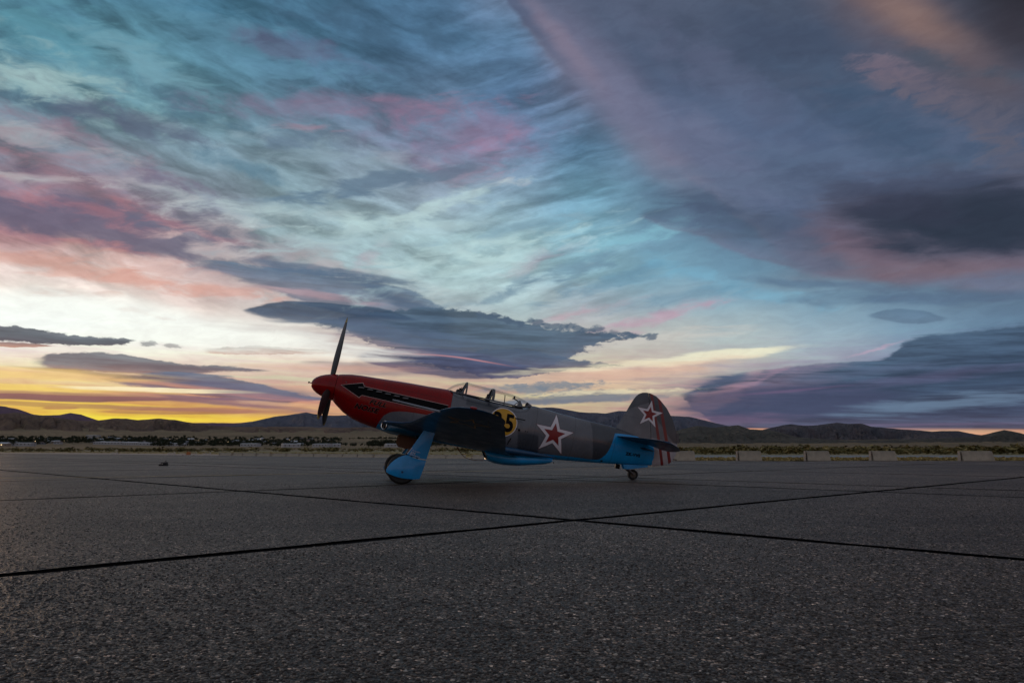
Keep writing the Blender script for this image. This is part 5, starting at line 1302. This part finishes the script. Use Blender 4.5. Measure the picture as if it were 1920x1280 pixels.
# rows of small fasteners and a filler cap on the cowling
for k, (x, z) in enumerate(((.74,.17),(.95,.18),(1.14,.19))): pmb('cowling_fastener', MB().lathe([(0,.006),(.012,.004),(.014,0)] if False else [(0,-.008),(.012,-.006),(.015,.004)], (x, -fy(x, z)-.001, z), 'Y', 10), M_STEEL)
for x, z, r in ((4.66,-.035,.028),(4.60,-.02,.016),(4.81,-.03,.014),(4.86,-.03,.012),(6.74,-.285,.028)): pmb('access_port', MB().lathe([(0,-.004),(r,-.004),(r,.006)], (x, -fy(x, z)-.001, z), 'Y', 14), M_BLACK)
pmb('fuselage_probe', MB().tube([(4.52,-fy(4.5,.2)+.01,.205),(4.66,-fy(4.6,.2)-.10,.20),(4.74,-fy(4.6,.2)-.11,.20)], .011, 8), M_BLACK)
pmb('fuselage_step', MB().tube([(4.52,-fy(4.5,-.25)+.01,-.25),(4.46,-fy(4.5,-.3)-.05,-.40)], .012, 8), M_BLACK)

# ---- markings, laid on the curved skin as thin sheets
def decal(name, P2, F2, surf, mat, lift=.003, step=.045, parent=None):
    """P2: points (x, z) in body axes, faces F2; surf(x, z) gives the skin's y on the port side"""
    b = bmesh.new(); vs = [b.verts.new((x, 0, z)) for x, z in P2]
    for f in F2:
        try: b.faces.new([vs[i] for i in f])
        except ValueError: pass
    xs = [p_[0] for p_ in P2]; zs = [p_[1] for p_ in P2]
    for lo, hi, nn, kk in ((min(xs), max(xs), (1,0,0), 0), (min(zs), max(zs), (0,0,1), 2)):
        q = lo+step
        while q < hi:
            co_ = [0,0,0]; co_[kk] = q
            bmesh.ops.bisect_plane(b, geom=b.verts[:]+b.edges[:]+b.faces[:], plane_co=co_, plane_no=nn); q += step
    for v in b.verts: v.co.y = surf(v.co.x, v.co.z, lift)
    bmesh.ops.translate(b, verts=b.verts, vec=(-O0.x, 0, -O0.z))
    me = bpy.data.meshes.new(name); b.to_mesh(me); b.free(); me.materials.append(mat); o = bpy.data.objects.new(name, me); C.objects.link(o); o.parent = parent or root
    return o
side = lambda x, z, l: -fy(x, z)-l
def star(cx_, cz_, r, rin=.40, rot=0., sx=1.):
    P = []
    for k in range(10):
        a = math.pi/2+rot+k*math.pi/5; rr = r if k % 2 == 0 else r*rin; P.append((cx_-rr*math.cos(a)*sx, cz_+rr*math.sin(a)))
    return P+[(cx_, cz_)], [(k, (k+1) % 10, 10) for k in range(10)]
def ringstar(cx_, cz_, r1, r2, rot=0.):
    A, _ = star(cx_, cz_, r1, rot=rot); B, _ = star(cx_, cz_, r2, rot=rot); P = A[:10]+B[:10]
    return P, [(k, (k+1) % 10, 10+(k+1) % 10, 10+k) for k in range(10)]
FS = (5.475, .035)
mk = decal('star_emblem', *star(*FS, .495, .40), side, M_DARKOUT, .002); mk['label'] = 'large red star with white border on the rear fuselage'
decal('star_border', *star(*FS, .470, .40), side, M_WHITE, .004, parent=mk); decal('star_centre', *star(*FS, .268, .42), side, M_DRED, .006, parent=mk)
def fin_y(x, z, l):
    if x > hx(z): a, b = hx(z), float(np.interp(z, [q[0] for q in RTE], [q[1] for q in RTE])); u = (x-a)/(b-a); return -(rth(z)*.5*max(0, 1-u)**.9+.004)-l
    a, b = float(np.interp(z, [q[0] for q in FLE], [q[1] for q in FLE])), hx(z); u = min(1, max(0, (x-a)/(b-a))); return -fth(z)*.5*math.sqrt(max(0, 1-(1-u)**2))-l
TS = (7.705, 1.01)
mk = decal('star_emblem', *star(*TS, .352, .40), fin_y, M_DARKOUT, .003); mk['label'] = 'smaller red star with white border on the fin and rudder'
decal('star_border', *star(*TS, .335, .40), fin_y, M_WHITE, .005, parent=mk); decal('star_centre', *star(*TS, .185, .42), fin_y, M_DRED, .007, parent=mk)
def disc(cx_, cz_, r, n=40): return [(cx_+r*math.cos(2*math.pi*k/n), cz_+r*math.sin(2*math.pi*k/n)) for k in range(n)], [tuple(range(n))]
RC = (4.275, .062)
mk = decal('number_roundel', *disc(*RC, .322), side, M_WHITE, .002); decal('roundel_disc', *disc(*RC, .303), side, M_YELL, .004, parent=mk)
def text_mesh(txt, size, shear=0., bold=0., spacing=1.):
    cu = bpy.data.curves.new('lettering', 'FONT'); cu.body = txt; cu.size = size; cu.shear = shear; cu.offset = bold; cu.resolution_u = 3; cu.space_character = spacing
    ob = bpy.data.objects.new('lettering', cu); C.objects.link(ob); dg = bpy.context.evaluated_depsgraph_get(); me = bpy.data.meshes.new_from_object(ob.evaluated_get(dg))
    P = [(v.co.x, v.co.y) for v in me.vertices]; F = [tuple(p_.vertices) for p_ in me.polygons]; bpy.data.objects.remove(ob); bpy.data.meshes.remove(me); bpy.data.curves.remove(cu)
    x0 = min(p_[0] for p_ in P); x1 = max(p_[0] for p_ in P); z0 = min(p_[1] for p_ in P); z1 = max(p_[1] for p_ in P)
    return P, F, (x0, x1, z0, z1)
def lettering(name, txt, box, surf, mat, lift, shear=0., bold=0., rot=0., step=.045, parent=None, spacing=1., grow=0.):
    P, F, (x0, x1, z0, z1) = text_mesh(txt, 1., shear, bold, spacing); bx0, bx1, bz0, bz1 = box; bx0 -= grow; bx1 += grow; bz0 -= grow; bz1 += grow
    cx_, cz_ = (bx0+bx1)/2, (bz0+bz1)/2; c_, s_ = math.cos(rot), math.sin(rot); Q = []
    for x, z in P:
        u = bx0+(x-x0)/(x1-x0)*(bx1-bx0)-cx_; v = bz0+(z-z0)/(z1-z0)*(bz1-bz0)-cz_; Q.append((cx_+u*c_-v*s_, cz_+u*s_+v*c_))
    return decal(name, Q, F, surf, mat, lift, step, parent)
lettering('number', '3', (4.03,4.225,-.14,.27), side, M_BLACK, .006, .0, .03, parent=mk)
lettering('number', '5', (4.31,4.51,-.14,.27), side, M_BLACK, .006, .0, .03, parent=mk)
# black arrow with pale outline
def arrow(g):
    return [(.655-1.9*g,.088),(1.092+g*.6,.228+1.5*g),(1.105+g,.20),(1.135+g,.158+g),(2.0,.152+g),(3.0,.148+g),(3.0,-.042-g),(2.0,-.038-g),(1.135+g,-.030-g),(1.105+g,-.055),(1.085+g*.6,-.09-1.6*g)]
AF = [tuple(range(11))]
mk = decal('arrow_stripe', arrow(.011), AF, side, M_PINKW, .0015, .06); decal('arrow_fill', arrow(0.), AF, side, M_BLACK, .003, .06, mk)
for i, (tx, bx) in enumerate((('FULL', (1.325,1.69,-.185,-.085)), ('NOISE', (1.03,1.575,-.345,-.232)))):
    a = lettering('nose_lettering', tx, bx, side, M_LETOUT, .002, .32, .050, -.03, .04, grow=.006, spacing=1.06)
    lettering('letter_fill', tx, bx, side, M_BLACK, .004, .32, .034, -.03, .04, parent=a, spacing=1.08)
lettering('registration', 'ZK-VVS', (7.26,7.635,-.04,.035), side, M_BLACK, .003, .0, .055, .05, .06, spacing=1.12)
# red scroll on the radiator side
doorside = lambda x, z, l: -1.352-.016-l
lettering('door_lettering', 'Aviation', (2.395,2.565,-.985,-.958), doorside, M_WHITE, .010, .2, .0, -.09, .2)
lettering('door_lettering', 'RM', (2.375,2.475,-1.045,-.995), doorside, M_WHITE, .010, .25, .0, -.06, .2)
decal('door_line', [(2.375,-1.058),(2.575,-1.078),(2.575,-1.070),(2.375,-1.050)], [(0,1,2,3)], doorside, M_WHITE, .010, .3)
# yellow outlined star under the port wing
P, F = ringstar(3.15, 3.35, .45, .375, .1)
V = [(x, -y, wing_low(y, x)-.004) for x, y in P]; o = obj('wing_star_outline', sh(V), F, M_YELL, w_port)
bpy.context.view_layer.update()
# thin drain hose from the belly back to the scoop's lip
pmb('drain_hose', MB().tube([(3.42,-.12,-.68),(3.47,-.14,-.735),(3.53,-.16,-.80),(3.62,-.17,-.865),(3.78,-.16,-.885),(3.95,-.12,-.87),(4.09,-.08,-.84)], [.020,.014,.007,.006,.006,.006,.006], 6), simple('rusty_orange_rubber', (.20,.075,.03), .8))
